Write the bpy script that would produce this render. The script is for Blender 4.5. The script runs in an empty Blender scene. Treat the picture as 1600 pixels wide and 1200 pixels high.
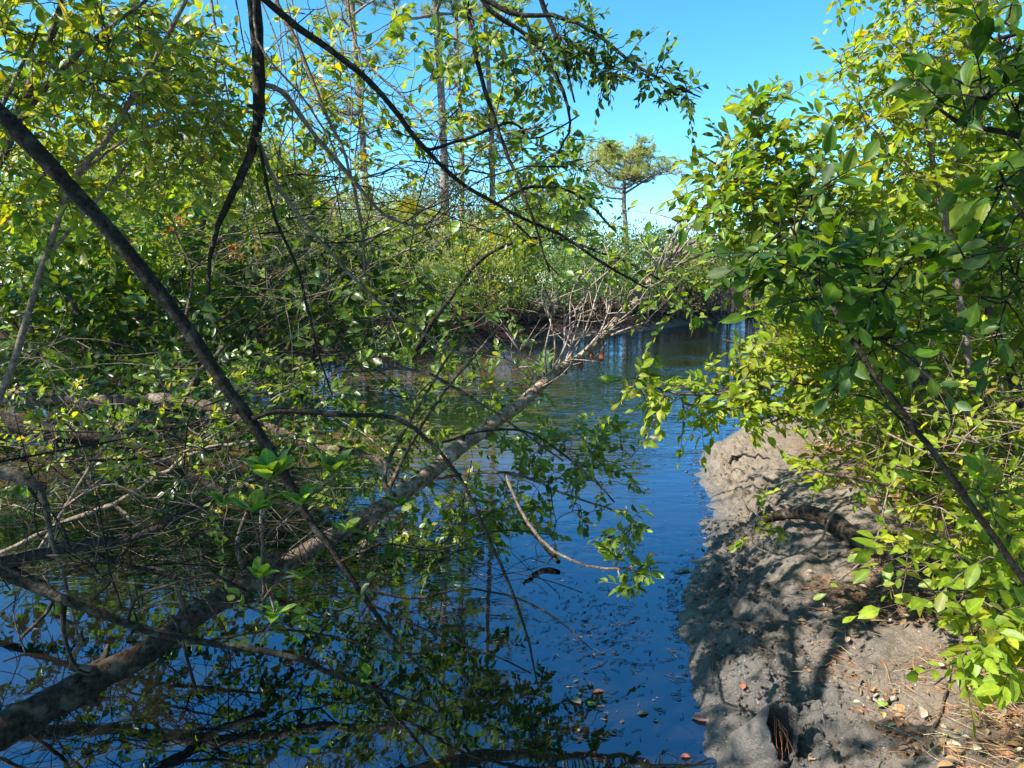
import bpy, math, random
import numpy as np
from mathutils import Matrix, Vector
R = math.radians
rng = np.random.default_rng(7)
random.seed(7)
C = bpy.context.scene.collection
S = bpy.context.scene

# ------------------------------------------------------------------ camera, sky, sun, exposure
CAM_Z, PITCH, F = 2.0, R(7.6), 1200.0
cam = bpy.data.cameras.new('camera'); co = bpy.data.objects.new('camera', cam); C.objects.link(co)
co.location = (0, 0, CAM_Z); co.rotation_euler = (R(90) - PITCH, 0, 0)
cam.sensor_width = 36; cam.lens = 27; cam.clip_start = .05; cam.clip_end = 2000
S.camera = co
SUN_EL, SUN_AZ = R(44), R(-112)                  # azimuth clockwise from +Y
W = bpy.data.worlds.new('World'); S.world = W; W.use_nodes = True
nt = W.node_tree; nt.nodes.clear()
sky = nt.nodes.new('ShaderNodeTexSky'); sky.sky_type = 'NISHITA'; sky.sun_disc = False
sky.sun_elevation = SUN_EL; sky.sun_rotation = SUN_AZ % (2 * math.pi)
sky.air_density = .75; sky.dust_density = .0; sky.ozone_density = 3.2; sky.altitude = 1500
hs = nt.nodes.new('ShaderNodeHueSaturation'); hs.inputs['Saturation'].default_value = 1.22; hs.inputs['Hue'].default_value = .477
bg = nt.nodes.new('ShaderNodeBackground'); bg.inputs['Strength'].default_value = .115
wo = nt.nodes.new('ShaderNodeOutputWorld')
nt.links.new(sky.outputs[0], hs.inputs['Color']); nt.links.new(hs.outputs[0], bg.inputs[0]); nt.links.new(bg.outputs[0], wo.inputs[0])
TOSUN = np.array([math.cos(SUN_EL) * math.sin(SUN_AZ), math.cos(SUN_EL) * math.cos(SUN_AZ), math.sin(SUN_EL)])
sl = bpy.data.lights.new('sun', 'SUN'); sl.energy = 5.0; sl.angle = R(.5); sl.color = (1, .95, .86)
so = bpy.data.objects.new('sun', sl); C.objects.link(so); so.location = (-20, -8, 30)
so.rotation_euler = Vector(-TOSUN).to_track_quat('-Z', 'Y').to_euler()
S.view_settings.view_transform = 'Standard'; S.view_settings.look = 'None'
S.view_settings.exposure = 1.6; S.view_settings.gamma = 1; S.view_settings.use_curve_mapping = False
S.cycles.max_bounces = 6; S.cycles.diffuse_bounces = 3; S.cycles.glossy_bounces = 3; S.cycles.transmission_bounces = 3
S.cycles.use_denoising = True

# ------------------------------------------------------------------ helpers
FWD = np.array([0, math.cos(PITCH), -math.sin(PITCH)]); UP = np.array([0, math.sin(PITCH), math.cos(PITCH)])
RT = np.array([1., 0, 0]); CAM = np.array([0, 0, CAM_Z])
def pt(px, py, d):
    return CAM + d * (FWD + (px - 800) / F * RT + (600 - py) / F * UP)
def gp(px, py, z=0.):
    r = FWD + (px - 800) / F * RT + (600 - py) / F * UP
    return CAM + r * ((z - CAM_Z) / r[2])
def project(P):
    q = P - CAM; d = q @ FWD
    dd = np.maximum(d, .01)
    return 800 + F * (q @ RT) / dd, 600 - F * (q @ UP) / dd, d
def nrm(v):
    return v / np.maximum(np.linalg.norm(v, axis=-1, keepdims=True), 1e-9)
def props(o, label=None, cat=None, group=None, kind=None):
    if label: o['label'] = label
    if cat: o['category'] = cat
    if group: o['group'] = group
    if kind: o['kind'] = kind
    return o
def thing(name, label, cat, loc=(0, 0, 0), group=None):
    o = bpy.data.objects.new(name, None); C.objects.link(o); o.location = loc; o.empty_display_size = .1
    return props(o, label, cat, group)

class MB:
    def __init__(s): s.V = []; s.T = []; s.Q = []; s.Cc = []; s.n = 0
    def add(s, V, T=None, Q=None, col=None):
        V = np.asarray(V, float).reshape(-1, 3)
        if T is not None and len(T): s.T.append(np.asarray(T).reshape(-1, 3) + s.n)
        if Q is not None and len(Q): s.Q.append(np.asarray(Q).reshape(-1, 4) + s.n)
        c = np.ones((len(V), 4)) if col is None else np.broadcast_to(np.asarray(col, float), (len(V), 4))
        s.V.append(V); s.Cc.append(c); s.n += len(V)
    def mesh(s, name, mat, off=(0, 0, 0), smooth=True):
        V = np.concatenate(s.V) - np.asarray(off); Cc = np.concatenate(s.Cc)
        T = np.concatenate(s.T) if s.T else np.zeros((0, 3), int)
        Q = np.concatenate(s.Q) if s.Q else np.zeros((0, 4), int)
        me = bpy.data.meshes.new(name)
        me.vertices.add(len(V)); me.vertices.foreach_set('co', V.astype(np.float32).ravel())
        nl = T.size + Q.size
        me.loops.add(nl); me.loops.foreach_set('vertex_index', np.concatenate([T.ravel(), Q.ravel()]).astype(np.int32))
        me.polygons.add(len(T) + len(Q))
        st = np.concatenate([np.arange(len(T)) * 3, T.size + np.arange(len(Q)) * 4]).astype(np.int32)
        me.polygons.foreach_set('loop_start', st)
        a = me.color_attributes.new('tint', 'FLOAT_COLOR', 'POINT'); a.data.foreach_set('color', Cc.astype(np.float32).ravel())
        me.materials.append(mat)
        me.update(calc_edges=True); me.validate()
        me.polygons.foreach_set('use_smooth', np.full(len(me.polygons), smooth))
        return me
    def build(s, name, mat, parent=None, kind=None, smooth=True):
        if not s.n: return None
        off = np.array(parent.location) if parent else np.zeros(3)
        o = bpy.data.objects.new(name, s.mesh(name, mat, off, smooth)); C.objects.link(o)
        if parent: o.parent = parent
        if kind: o['kind'] = kind
        return o

def frames(T):
    ref = np.zeros_like(T); ref[..., 2] = 1.0
    flat = np.abs(T[..., 2]) > .93
    ref[flat] = (0, 1, 0)
    A = nrm(np.cross(T, ref)); return A, np.cross(A, T)
def tubes(mb, P, Rr, sides=4, col=None):
    """P (M,K,3), Rr (M,K): M tubes at once"""
    P = np.asarray(P, float); M, K, _ = P.shape
    if M == 0: return
    T = np.gradient(P, axis=1); T = nrm(T)
    ax = nrm(T.mean(1, keepdims=True)) * np.ones_like(T)
    ref = np.zeros_like(T); ref[..., 2] = 1.0
    m = np.abs(ax[..., 2]) > .85; ref[m] = (.3, .95, 0)
    A = nrm(np.cross(T, ref)); B = np.cross(T, A)
    th = np.arange(sides) * 2 * math.pi / sides
    ring = A[:, :, None] * np.cos(th)[:, None] + B[:, :, None] * np.sin(th)[:, None]
    V = P[:, :, None] + ring * np.asarray(Rr)[:, :, None, None]
    i = np.arange(K - 1)[:, None] * sides; j = np.arange(sides)[None]; j2 = (j + 1) % sides
    q = np.stack([i + j, i + j2, i + sides + j2, i + sides + j], -1).reshape(-1, 4)
    Q = (q[None] + (np.arange(M) * K * sides)[:, None, None]).reshape(-1, 4)
    T3 = []
    if sides >= 3:
        base = [(K - 1) * sides + np.array([0, k, k + 1]) for k in range(1, sides - 1)] + [np.array([0, k + 1, k]) for k in range(1, sides - 1)]
        T3 = (np.array(base)[None] + (np.arange(M) * K * sides)[:, None, None]).reshape(-1, 3)
    mb.add(V, T3, Q, col)
def spline(P, n):
    P = np.asarray(P, float); K = len(P)
    Pe = np.vstack([2 * P[0] - P[1], P, 2 * P[-1] - P[-2]])
    t = np.linspace(0, K - 1, n); i = np.minimum(t.astype(int), K - 2); u = (t - i)[:, None]
    a, b, c, d = Pe[i], Pe[i + 1], Pe[i + 2], Pe[i + 3]
    return .5 * (2 * b + (c - a) * u + (2 * a - 5 * b + 4 * c - d) * u ** 2 + (3 * b - a - 3 * c + d) * u ** 3)
def limb(spec, jit=.006, n=None, bumps=.06):
    """spec: (px, py, depth, width_px) along the limb -> smooth centre line + radii in metres"""
    s = np.array(spec, float)
    P = np.array([pt(*q[:3]) for q in s]); rad = s[:, 3] / 2 * s[:, 2] / F
    L = np.linalg.norm(np.diff(P, axis=0), axis=1).sum()
    n = n or int(max(8, min(90, L / .06)))
    X = np.column_stack([P, rad]); X = spline(X, n)
    w = np.cumsum(rng.normal(0, 1, (n, 3)), 0); w -= np.linspace(0, 1, n)[:, None] * w[-1] ; w -= 0
    X[:, :3] += w * jit * .5
    X[:, 3] = np.maximum(X[:, 3], .0012) * (1 + bumps * rng.normal(0, 1, n))
    return X

def vnoise(x, y, seed, per=256):
    r = np.random.default_rng(seed).random((per, per))
    xi = np.floor(x).astype(int); yi = np.floor(y).astype(int); u = x - xi; v = y - yi
    u = u * u * (3 - 2 * u); v = v * v * (3 - 2 * v)
    g = lambda a, b: r[a % per, b % per]
    return (g(xi, yi) * (1 - u) + g(xi + 1, yi) * u) * (1 - v) + (g(xi, yi + 1) * (1 - u) + g(xi + 1, yi + 1) * u) * v - .5
def fbm(x, y, seed, oct=4, gain=.5):
    s = 0; a = 1
    for k in range(oct): s = s + a * vnoise(x * 2 ** k + 17 * k, y * 2 ** k + 31 * k, seed + k); a *= gain
    return s

# ------------------------------------------------------------------ materials
def mat(name):
    m = bpy.data.materials.new(name); m.use_nodes = True; n = m.node_tree; n.nodes.clear()
    out = n.nodes.new('ShaderNodeOutputMaterial'); return m, n, out
def N(n, t, **k):
    x = n.nodes.new(t)
    for a, b in k.items():
        if a.startswith('i_'): x.inputs[a[2:].replace('_', ' ')].default_value = b
        else: setattr(x, a, b)
    return x
def leaf_mat(name, rough=.38, trans=.42, warm=(1.65, 1.6, .25), spec=.28):
    m, n, out = mat(name); L = n.links.new
    at = N(n, 'ShaderNodeAttribute', attribute_name='tint')
    tc = N(n, 'ShaderNodeTexCoord')
    no = N(n, 'ShaderNodeTexNoise'); no.inputs['Scale'].default_value = 40; no.inputs['Detail'].default_value = 3
    geo = N(n, 'ShaderNodeNewGeometry'); L(geo.outputs['Position'], no.inputs['Vector'])
    rp = N(n, 'ShaderNodeMapRange'); rp.inputs[1].default_value = .3; rp.inputs[2].default_value = .7; rp.inputs[3].default_value = .72; rp.inputs[4].default_value = 1.25
    L(no.outputs[0], rp.inputs[0])
    # the midrib is paler: alpha holds the distance from it
    rib = N(n, 'ShaderNodeMapRange'); rib.inputs[1].default_value = 0; rib.inputs[2].default_value = .14; rib.inputs[3].default_value = 1.5; rib.inputs[4].default_value = 1
    L(at.outputs['Alpha'], rib.inputs[0])
    mu = N(n, 'ShaderNodeMath', operation='MULTIPLY'); L(rp.outputs[0], mu.inputs[0]); L(rib.outputs[0], mu.inputs[1])
    vm = N(n, 'ShaderNodeVectorMath', operation='SCALE'); L(at.outputs['Color'], vm.inputs[0]); L(mu.outputs[0], vm.inputs['Scale'])
    # brown blemishes
    sp_ = N(n, 'ShaderNodeTexNoise'); sp_.inputs['Scale'].default_value = 95; sp_.inputs['Detail'].default_value = 2; L(geo.outputs['Position'], sp_.inputs['Vector'])
    sr = N(n, 'ShaderNodeMapRange'); sr.inputs[1].default_value = .66; sr.inputs[2].default_value = .71; sr.inputs[4].default_value = .75; L(sp_.outputs[0], sr.inputs[0])
    bm = N(n, 'ShaderNodeMix', data_type='RGBA'); L(sr.outputs[0], bm.inputs[0]); L(vm.outputs[0], bm.inputs[6]); bm.inputs[7].default_value = (.16, .085, .02, 1)
    class _o: pass
    vm = _o(); vm.outputs = [bm.outputs[2]]
    # underside paler and duller
    und = N(n, 'ShaderNodeMix', data_type='RGBA'); L(geo.outputs['Backfacing'], und.inputs[0])
    und.inputs[0].default_value = 0
    pale = N(n, 'ShaderNodeVectorMath', operation='MULTIPLY_ADD'); L(vm.outputs[0], pale.inputs[0]); pale.inputs[1].default_value = (.85, .85, .9); pale.inputs[2].default_value = (.006, .010, .003)
    L(vm.outputs[0], und.inputs[6]); L(pale.outputs[0], und.inputs[7])
    p = N(n, 'ShaderNodeBsdfPrincipled'); L(und.outputs[2], p.inputs['Base Color']); p.inputs['Roughness'].default_value = rough
    p.inputs['Specular IOR Level'].default_value = spec
    tr = N(n, 'ShaderNodeBsdfTranslucent')
    tv = N(n, 'ShaderNodeVectorMath', operation='MULTIPLY'); L(vm.outputs[0], tv.inputs[0]); tv.inputs[1].default_value = warm
    L(tv.outputs[0], tr.inputs[0])
    mx = N(n, 'ShaderNodeMixShader'); mx.inputs[0].default_value = trans; L(p.outputs[0], mx.inputs[1]); L(tr.outputs[0], mx.inputs[2]); L(mx.outputs[0], out.inputs[0])
    return m
def bark_mat(name, c0, c1, scale=35, rough=.85, lichen=None, stretch=1):
    m, n, out = mat(name); L = n.links.new
    geo = N(n, 'ShaderNodeNewGeometry')
    no = N(n, 'ShaderNodeTexNoise'); no.inputs['Scale'].default_value = scale; no.inputs['Detail'].default_value = 6; no.inputs['Roughness'].default_value = .65
    L(geo.outputs['Position'], no.inputs['Vector'])
    cr = N(n, 'ShaderNodeValToRGB'); cr.color_ramp.elements[0].position = .35; cr.color_ramp.elements[0].color = (*c0, 1)
    cr.color_ramp.elements[1].position = .68; cr.color_ramp.elements[1].color = (*c1, 1); L(no.outputs[0], cr.inputs[0])
    col = cr.outputs[0]
    if lichen:
        n2 = N(n, 'ShaderNodeTexNoise'); n2.inputs['Scale'].default_value = scale * .35; n2.inputs['Detail'].default_value = 4; L(geo.outputs['Position'], n2.inputs['Vector'])
        mr = N(n, 'ShaderNodeMapRange'); mr.inputs[1].default_value = .56; mr.inputs[2].default_value = .64; L(n2.outputs[0], mr.inputs[0])
        mi = N(n, 'ShaderNodeMix', data_type='RGBA'); L(mr.outputs[0], mi.inputs[0]); L(col, mi.inputs[6]); mi.inputs[7].default_value = (*lichen, 1); col = mi.outputs[2]
    at = N(n, 'ShaderNodeAttribute', attribute_name='tint'); tm = N(n, 'ShaderNodeMix', data_type='RGBA', blend_type='MULTIPLY'); tm.inputs[0].default_value = 1; L(col, tm.inputs[6]); L(at.outputs['Color'], tm.inputs[7]); col = tm.outputs[2]
    p = N(n, 'ShaderNodeBsdfPrincipled'); L(col, p.inputs['Base Color']); p.inputs['Roughness'].default_value = rough; p.inputs['Specular IOR Level'].default_value = .12
    bp = N(n, 'ShaderNodeBump'); bp.inputs['Strength'].default_value = .9; bp.inputs['Distance'].default_value = .02; L(no.outputs[0], bp.inputs['Height']); L(bp.outputs[0], p.inputs['Normal'])
    L(p.outputs[0], out.inputs[0]); return m
M_LEAF = leaf_mat('waxy_leaf', rough=.34, trans=.42, spec=.3)
M_PEPPER = leaf_mat('soft_leaf', rough=.42, trans=.5)
M_FAR = leaf_mat('far_leaf', rough=.5, trans=.38)
M_NEEDLE = leaf_mat('needle', rough=.5, trans=.3)
M_LITTER = leaf_mat('dry_leaf', rough=.7, trans=.12, warm=(1.1, .9, .6), spec=.2)
M_BARK = bark_mat('grey_brown_bark', (.03, .02, .014), (.17, .125, .09), 40, lichen=(.20, .165, .125))
M_DARK = bark_mat('dark_bark', (.012, .009, .007), (.05, .04, .03), 60, lichen=(.07, .062, .045))
M_PALE = bark_mat('pale_bark', (.09, .062, .042), (.32, .25, .185), 50)
M_DEAD = bark_mat('dead_twig', (.22, .165, .13), (.46, .385, .32), 60)
M_PINE = bark_mat('pine_bark', (.10, .075, .06), (.30, .25, .22), 7)

# mud / ground
def ground_mat():
    m, n, out = mat('bank_mud'); L = n.links.new
    geo = N(n, 'ShaderNodeNewGeometry'); at = N(n, 'ShaderNodeAttribute', attribute_name='tint')
    sp = N(n, 'ShaderNodeSeparateColor'); L(at.outputs['Color'], sp.inputs[0])       # r wetness, g litter, b far soil
    def noise(sc, det=6, ro=.6):
        x = N(n, 'ShaderNodeTexNoise'); x.inputs['Scale'].default_value = sc; x.inputs['Detail'].default_value = det; x.inputs['Roughness'].default_value = ro
        L(geo.outputs['Position'], x.inputs['Vector']); return x
    n1 = noise(9); n2 = noise(70, 8, .7); n3 = noise(2.2, 5)
    cr = N(n, 'ShaderNodeValToRGB'); e = cr.color_ramp.elements; e[0].position = .3; e[0].color = (.07, .055, .041, 1); e[1].position = .7; e[1].color = (.25, .205, .158, 1)
    md = N(n, 'ShaderNodeMath', operation='MULTIPLY_ADD'); L(n2.outputs[0], md.inputs[0]); md.inputs[1].default_value = .7
    m2 = N(n, 'ShaderNodeMath', operation='MULTIPLY'); L(n1.outputs[0], m2.inputs[0]); m2.inputs[1].default_value = .38; L(m2.outputs[0], md.inputs[2]); L(md.outputs[0], cr.inputs[0])
    wet = N(n, 'ShaderNodeMix', data_type='RGBA'); L(sp.outputs[0], wet.inputs[0]); L(cr.outputs[0], wet.inputs[6])
    wc = N(n, 'ShaderNodeValToRGB'); e = wc.color_ramp.elements; e[0].position = .3; e[0].color = (.035, .032, .03, 1); e[1].position = .72; e[1].color = (.13, .115, .10, 1); L(md.outputs[0], wc.inputs[0]); L(wc.outputs[0], wet.inputs[7])
    lit = N(n, 'ShaderNodeMix', data_type='RGBA'); L(sp.outputs[1], lit.inputs[0]); L(wet.outputs[2], lit.inputs[6])
    lc = N(n, 'ShaderNodeValToRGB'); e = lc.color_ramp.elements; e[0].position = .35; e[0].color = (.05, .035, .022, 1); e[1].position = .68; e[1].color = (.26, .17, .10, 1); L(n2.outputs[0], lc.inputs[0]); L(lc.outputs[0], lit.inputs[7])
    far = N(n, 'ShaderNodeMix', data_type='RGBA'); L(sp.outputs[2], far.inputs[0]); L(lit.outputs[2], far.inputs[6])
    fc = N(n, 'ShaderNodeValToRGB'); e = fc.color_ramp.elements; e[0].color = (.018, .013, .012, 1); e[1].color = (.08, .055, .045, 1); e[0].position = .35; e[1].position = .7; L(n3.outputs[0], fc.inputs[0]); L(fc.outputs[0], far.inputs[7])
    # small pale shell fragments
    vo = N(n, 'ShaderNodeTexVoronoi'); vo.inputs['Scale'].default_value = 42; L(geo.outputs['Position'], vo.inputs['Vector'])
    sh = N(n, 'ShaderNodeMath', operation='LESS_THAN'); L(vo.outputs['Distance'], sh.inputs[0]); sh.inputs[1].default_value = .11
    sc = N(n, 'ShaderNodeSeparateColor'); L(vo.outputs['Color'], sc.inputs[0])
    s2 = N(n, 'ShaderNodeMath', operation='GREATER_THAN'); L(sc.outputs[0], s2.inputs[0]); s2.inputs[1].default_value = .72
    s3 = N(n, 'ShaderNodeMath', operation='MULTIPLY'); L(sh.outputs[0], s3.inputs[0]); L(s2.outputs[0], s3.inputs[1])
    shm = N(n, 'ShaderNodeMix', data_type='RGBA'); L(s3.outputs[0], shm.inputs[0]); L(far.outputs[2], shm.inputs[6]); shm.inputs[7].default_value = (.55, .5, .42, 1)
    p = N(n, 'ShaderNodeBsdfPrincipled'); L(shm.outputs[2], p.inputs['Base Color']); L(sp.outputs[0], p.inputs['Specular IOR Level'])
    rr = N(n, 'ShaderNodeMapRange'); rr.inputs[3].default_value = .95; rr.inputs[4].default_value = .34; L(sp.outputs[0], rr.inputs[0]); L(rr.outputs[0], p.inputs['Roughness'])
    bp = N(n, 'ShaderNodeBump'); bp.inputs['Strength'].default_value = 1; bp.inputs['Distance'].default_value = .018; L(n2.outputs[0], bp.inputs['Height'])
    L(bp.outputs[0], p.inputs['Normal']); L(p.outputs[0], out.inputs[0]); return m
M_MUD = ground_mat()

def water_mat():
    m, n, out = mat('creek_water'); L = n.links.new
    geo = N(n, 'ShaderNodeNewGeometry')
    mp = N(n, 'ShaderNodeMapping'); mp.inputs['Scale'].default_value = (.35, 1, 1); mp.inputs['Rotation'].default_value = (0, 0, R(6)); L(geo.outputs['Position'], mp.inputs[0])
    a = N(n, 'ShaderNodeTexNoise'); a.inputs['Scale'].default_value = 7; a.inputs['Detail'].default_value = 2; a.inputs['Distortion'].default_value = .3; L(mp.outputs[0], a.inputs['Vector'])
    b = N(n, 'ShaderNodeTexNoise'); b.inputs['Scale'].default_value = .5; b.inputs['Detail'].default_value = 3; L(geo.outputs['Position'], b.inputs['Vector'])
    # wind ripples only out on the open water, the sheltered near water is still
    sx = N(n, 'ShaderNodeSeparateXYZ'); L(geo.outputs['Position'], sx.inputs[0])
    mr = N(n, 'ShaderNodeMapRange'); mr.inputs[1].default_value = 4.5; mr.inputs[2].default_value = 9; mr.inputs[3].default_value = .045; mr.inputs[4].default_value = 1; L(sx.outputs[1], mr.inputs[0])
    br = N(n, 'ShaderNodeMapRange'); br.inputs[1].default_value = .38; br.inputs[2].default_value = .62; br.inputs[3].default_value = .25; L(b.outputs[0], br.inputs[0])
    mm = N(n, 'ShaderNodeMath', operation='MULTIPLY'); L(mr.outputs[0], mm.inputs[0]); L(br.outputs[0], mm.inputs[1])
    ms = N(n, 'ShaderNodeMath', operation='MULTIPLY'); L(mm.outputs[0], ms.inputs[0]); ms.inputs[1].default_value = .35
    bp = N(n, 'ShaderNodeBump'); bp.inputs['Distance'].default_value = .05; L(ms.outputs[0], bp.inputs['Strength']); L(a.outputs[0], bp.inputs['Height'])
    di = N(n, 'ShaderNodeBsdfDiffuse'); 
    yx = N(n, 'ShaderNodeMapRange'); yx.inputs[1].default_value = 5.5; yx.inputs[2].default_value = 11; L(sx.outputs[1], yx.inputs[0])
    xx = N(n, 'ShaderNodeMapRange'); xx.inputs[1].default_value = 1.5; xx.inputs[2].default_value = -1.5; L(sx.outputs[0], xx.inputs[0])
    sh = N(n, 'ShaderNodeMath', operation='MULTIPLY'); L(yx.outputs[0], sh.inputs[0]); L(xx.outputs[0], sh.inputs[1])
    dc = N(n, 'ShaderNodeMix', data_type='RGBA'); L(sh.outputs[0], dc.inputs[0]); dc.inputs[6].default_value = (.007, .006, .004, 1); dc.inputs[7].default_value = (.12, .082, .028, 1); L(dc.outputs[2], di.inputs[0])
    gl = N(n, 'ShaderNodeBsdfGlossy'); gl.inputs['Roughness'].default_value = .015; gl.inputs[0].default_value = (.52, .74, 1, 1); L(bp.outputs[0], gl.inputs['Normal'])
    fr = N(n, 'ShaderNodeFresnel'); fr.inputs[0].default_value = 3.0; L(bp.outputs[0], fr.inputs['Normal'])
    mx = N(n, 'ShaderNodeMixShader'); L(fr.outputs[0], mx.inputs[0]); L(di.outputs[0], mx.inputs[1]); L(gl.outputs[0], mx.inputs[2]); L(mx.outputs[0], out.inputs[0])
    return m
M_WATER = water_mat()

# ------------------------------------------------------------------ ground and water
right_shore = [gp(x, y)[:2] for x, y in [(1150, 1290), (1118, 1200), (1112, 1130), (1080, 1040), (1062, 950), (1068, 905), (1092, 868), (1112, 800), (1092, 755), (1092, 710), (1120, 690), (1160, 668), (1215, 650), (1238, 610), (1250, 570), (1236, 545), (1228, 530)]]
left_shore = [gp(x, y)[:2] for x, y in [(-500, 690), (-200, 640), (0, 606), (180, 588), (340, 572), (480, 562), (620, 553), (760, 545), (860, 533), (960, 522), (1040, 512), (1110, 502), (1165, 493)]]
poly = [(1.1, -12)] + [(.75, 1.2)] + right_shore + [(12, 27), (22, 33), (70, 45), (70, 60), (26, 47)] + left_shore[::-1] + [(-11, -2), (-14, -12)]
poly = np.array([tuple(p) for p in poly])
def sdist(x, y):
    """signed distance to the waterline, positive on land"""
    d = np.full(x.shape, 1e9); ins = np.zeros(x.shape, bool)
    for a, b in zip(poly, np.roll(poly, -1, 0)):
        e = b - a; wx, wy = x - a[0], y - a[1]
        t = np.clip((wx * e[0] + wy * e[1]) / (e @ e), 0, 1)
        d = np.minimum(d, np.hypot(wx - t * e[0], wy - t * e[1]))
        c = ((a[1] <= y) != (b[1] <= y))
        with np.errstate(divide='ignore', invalid='ignore'):
            xc = a[0] + (y - a[1]) / (b[1] - a[1] if b[1] != a[1] else 1e-9) * e[0]
        ins ^= c & (x < xc)
    return np.where(ins, -d, d)
def height(x, y):
    x = np.asarray(x, float); y = np.asarray(y, float)
    wob = .05 * fbm(x * 5, y * 5, 3, 3) + .02 * vnoise(x * 22, y * 22, 9)
    s = sdist(x, y) + wob * np.clip(3 - np.hypot(x - 1.5, y - 4) / 4, .3, 2)
    near = (x > -1) & (y < 26)
    prof_n = np.where(s > 0, .40 * (1 - np.exp(-np.maximum(s, 0) / 1.0)) + .035 * np.maximum(s, 0) / (1 + .1 * np.maximum(s, 0)), .3 * s)
    prof_f = np.where(s > 0, .42 * (1 - np.exp(-np.maximum(s, 0) / .35)) + .05 * np.minimum(s, 8), .5 * s)
    h = np.where(near, prof_n, prof_f)
    land = np.clip(s / .12, 0, 1)
    fine = np.clip(1.6 - np.hypot(x - 1.8, y - 4.5) / 6, 0, 1)
    h = h + land * fine * (.075 * fbm(x * 2.6, y * 2.6, 21, 3) + .034 * np.abs(fbm(x * 9, y * 9, 31, 3)) + .016 * fbm(x * 38, y * 38, 41, 3))
    rough = np.exp(-((s - .34) / .32) ** 2)        # churned clods along the wet edge
    h = h + land * fine * rough * (.12 * np.maximum(fbm(x * 13, y * 17, 51, 3), 0) - .026 + .034 * vnoise(x * 45, y * 60, 61))
    h = h + land * (1 - fine) * .08 * fbm(x * .8, y * .8, 71, 3)
    for (mx, my, mh, rx, ry) in MOUNDS:
        h = h + mh * np.exp(-(((x - mx) / rx) ** 2 + ((y - my) / ry) ** 2))
    return np.maximum(h, -.8), s
MOUNDS = []
for px, py, mh, rx, ry in [(1215, 905, .10, .17, .11), (1255, 915, .05, .2, .12), (1160, 925, .035, .08, .05), (1175, 1030, .055, .12, .09), (1120, 765, .02, .1, .1), (1310, 835, .05, .3, .25), (1195, 948, -.05, .16, .04), (1460, 1150, -.05, .2, .12), (1150, 1180, -.03, .14, .10)]:
    g = gp(px, py, .15); MOUNDS.append((g[0], g[1], mh, rx, ry))
def axis(spans):
    out = [spans[0][0]]
    for a, b, st in spans: out += list(np.linspace(a, b, max(2, int(round((b - a) / st)) + 1))[1:])
    return np.array(out)
gx = axis([(-600, -60, 60), (-60, -12, 2.5), (-12, .4, .5), (.4, 1.0, .03), (1.0, 3.0, .0135), (3, 4.6, .04), (4.6, 12, .4), (12, 60, 2.5), (60, 600, 60)])
gy = axis([(-600, -30, 60), (-30, -2, 2), (-2, 1.8, .3), (1.8, 2.6, .03), (2.6, 5.2, .0135), (5.2, 9, .035), (9, 16, .15), (16, 60, .9), (60, 130, 8), (130, 900, 70)])
X, Y = np.meshgrid(gx, gy); H, SD = height(X, Y)
wetn = np.clip(1.2 - (SD - .12 + .5 * fbm(X * 3, Y * 3, 81, 4)) / .75, 0, 1) * np.clip((6.2 - Y) / 1.8, .0, 1) + np.clip(1 - SD / .25, 0, 1)
wetn = np.clip(wetn, 0, 1)
lit = np.clip((SD - .85 + .9 * fbm(X * 2, Y * 2, 91, 3)) / .5, 0, 1) * (X > 0)
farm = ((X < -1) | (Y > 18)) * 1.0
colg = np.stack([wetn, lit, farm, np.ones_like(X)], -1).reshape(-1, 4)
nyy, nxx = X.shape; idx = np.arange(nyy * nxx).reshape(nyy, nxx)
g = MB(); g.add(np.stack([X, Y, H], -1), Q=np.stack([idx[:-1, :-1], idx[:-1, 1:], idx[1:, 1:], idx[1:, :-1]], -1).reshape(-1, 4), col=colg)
props(g.build('ground', M_MUD), 'grey muddy creek bank with leaf litter', kind='structure')
g = MB(); g.add([(-40, -20, 0), (80, -20, 0), (80, 70, 0), (-40, 70, 0)], Q=[(0, 1, 2, 3)])
props(g.build('water', M_WATER), 'still dark creek water reflecting blue sky', kind='structure')
def hz(x, y): return float(height(np.array([x]), np.array([y]))[0][0])
def on_ground(px, py):
    z = .2
    for _ in range(12):
        q = gp(px, py, z); z = .5 * z + .5 * max(0, hz(q[0], q[1]))
    return gp(px, py, z)

# ------------------------------------------------------------------ leaves
def leaf_template(full, curl=.12, fold=.10, shape=0):
    if full:
        ts = [0, .07, .3, .58, .84, 1.0]; ws = [[.03, .09, .86, 1.0, .55, 0], [.03, .07, .6, 1.0, .72, 0], [.03, .12, .95, .85, .40, 0]][shape]
    else:
        ts = [0, .45, 1.0]; ws = [.05, 1, 0]
    V = []; 
    for t, w in zip(ts, ws):
        z = -curl * t * t
        if w == 0: V.append((t, 0, z, 0)); continue
        if t == 0: V.append((t, 0, z, 0)); continue
        V += [(t, -.5 * w, z + fold * w * .5, 1), (t, 0, z, 0), (t, .5 * w, z + fold * w * .5, 1)]
    T = [(0, 2, 1), (0, 3, 2)]; Q = []
    k = len(ts) - 2
    for i in range(k - 1):
        a = 1 + 3 * i; Q += [(a, a + 1, a + 4, a + 3), (a + 1, a + 2, a + 5, a + 4)]
    a = 1 + 3 * (k - 1); e = len(V) - 1
    T += [(a, a + 1, e), (a + 1, a + 2, e)]
    return np.array(V), np.array(T), np.array(Q).reshape(-1, 4)
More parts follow.
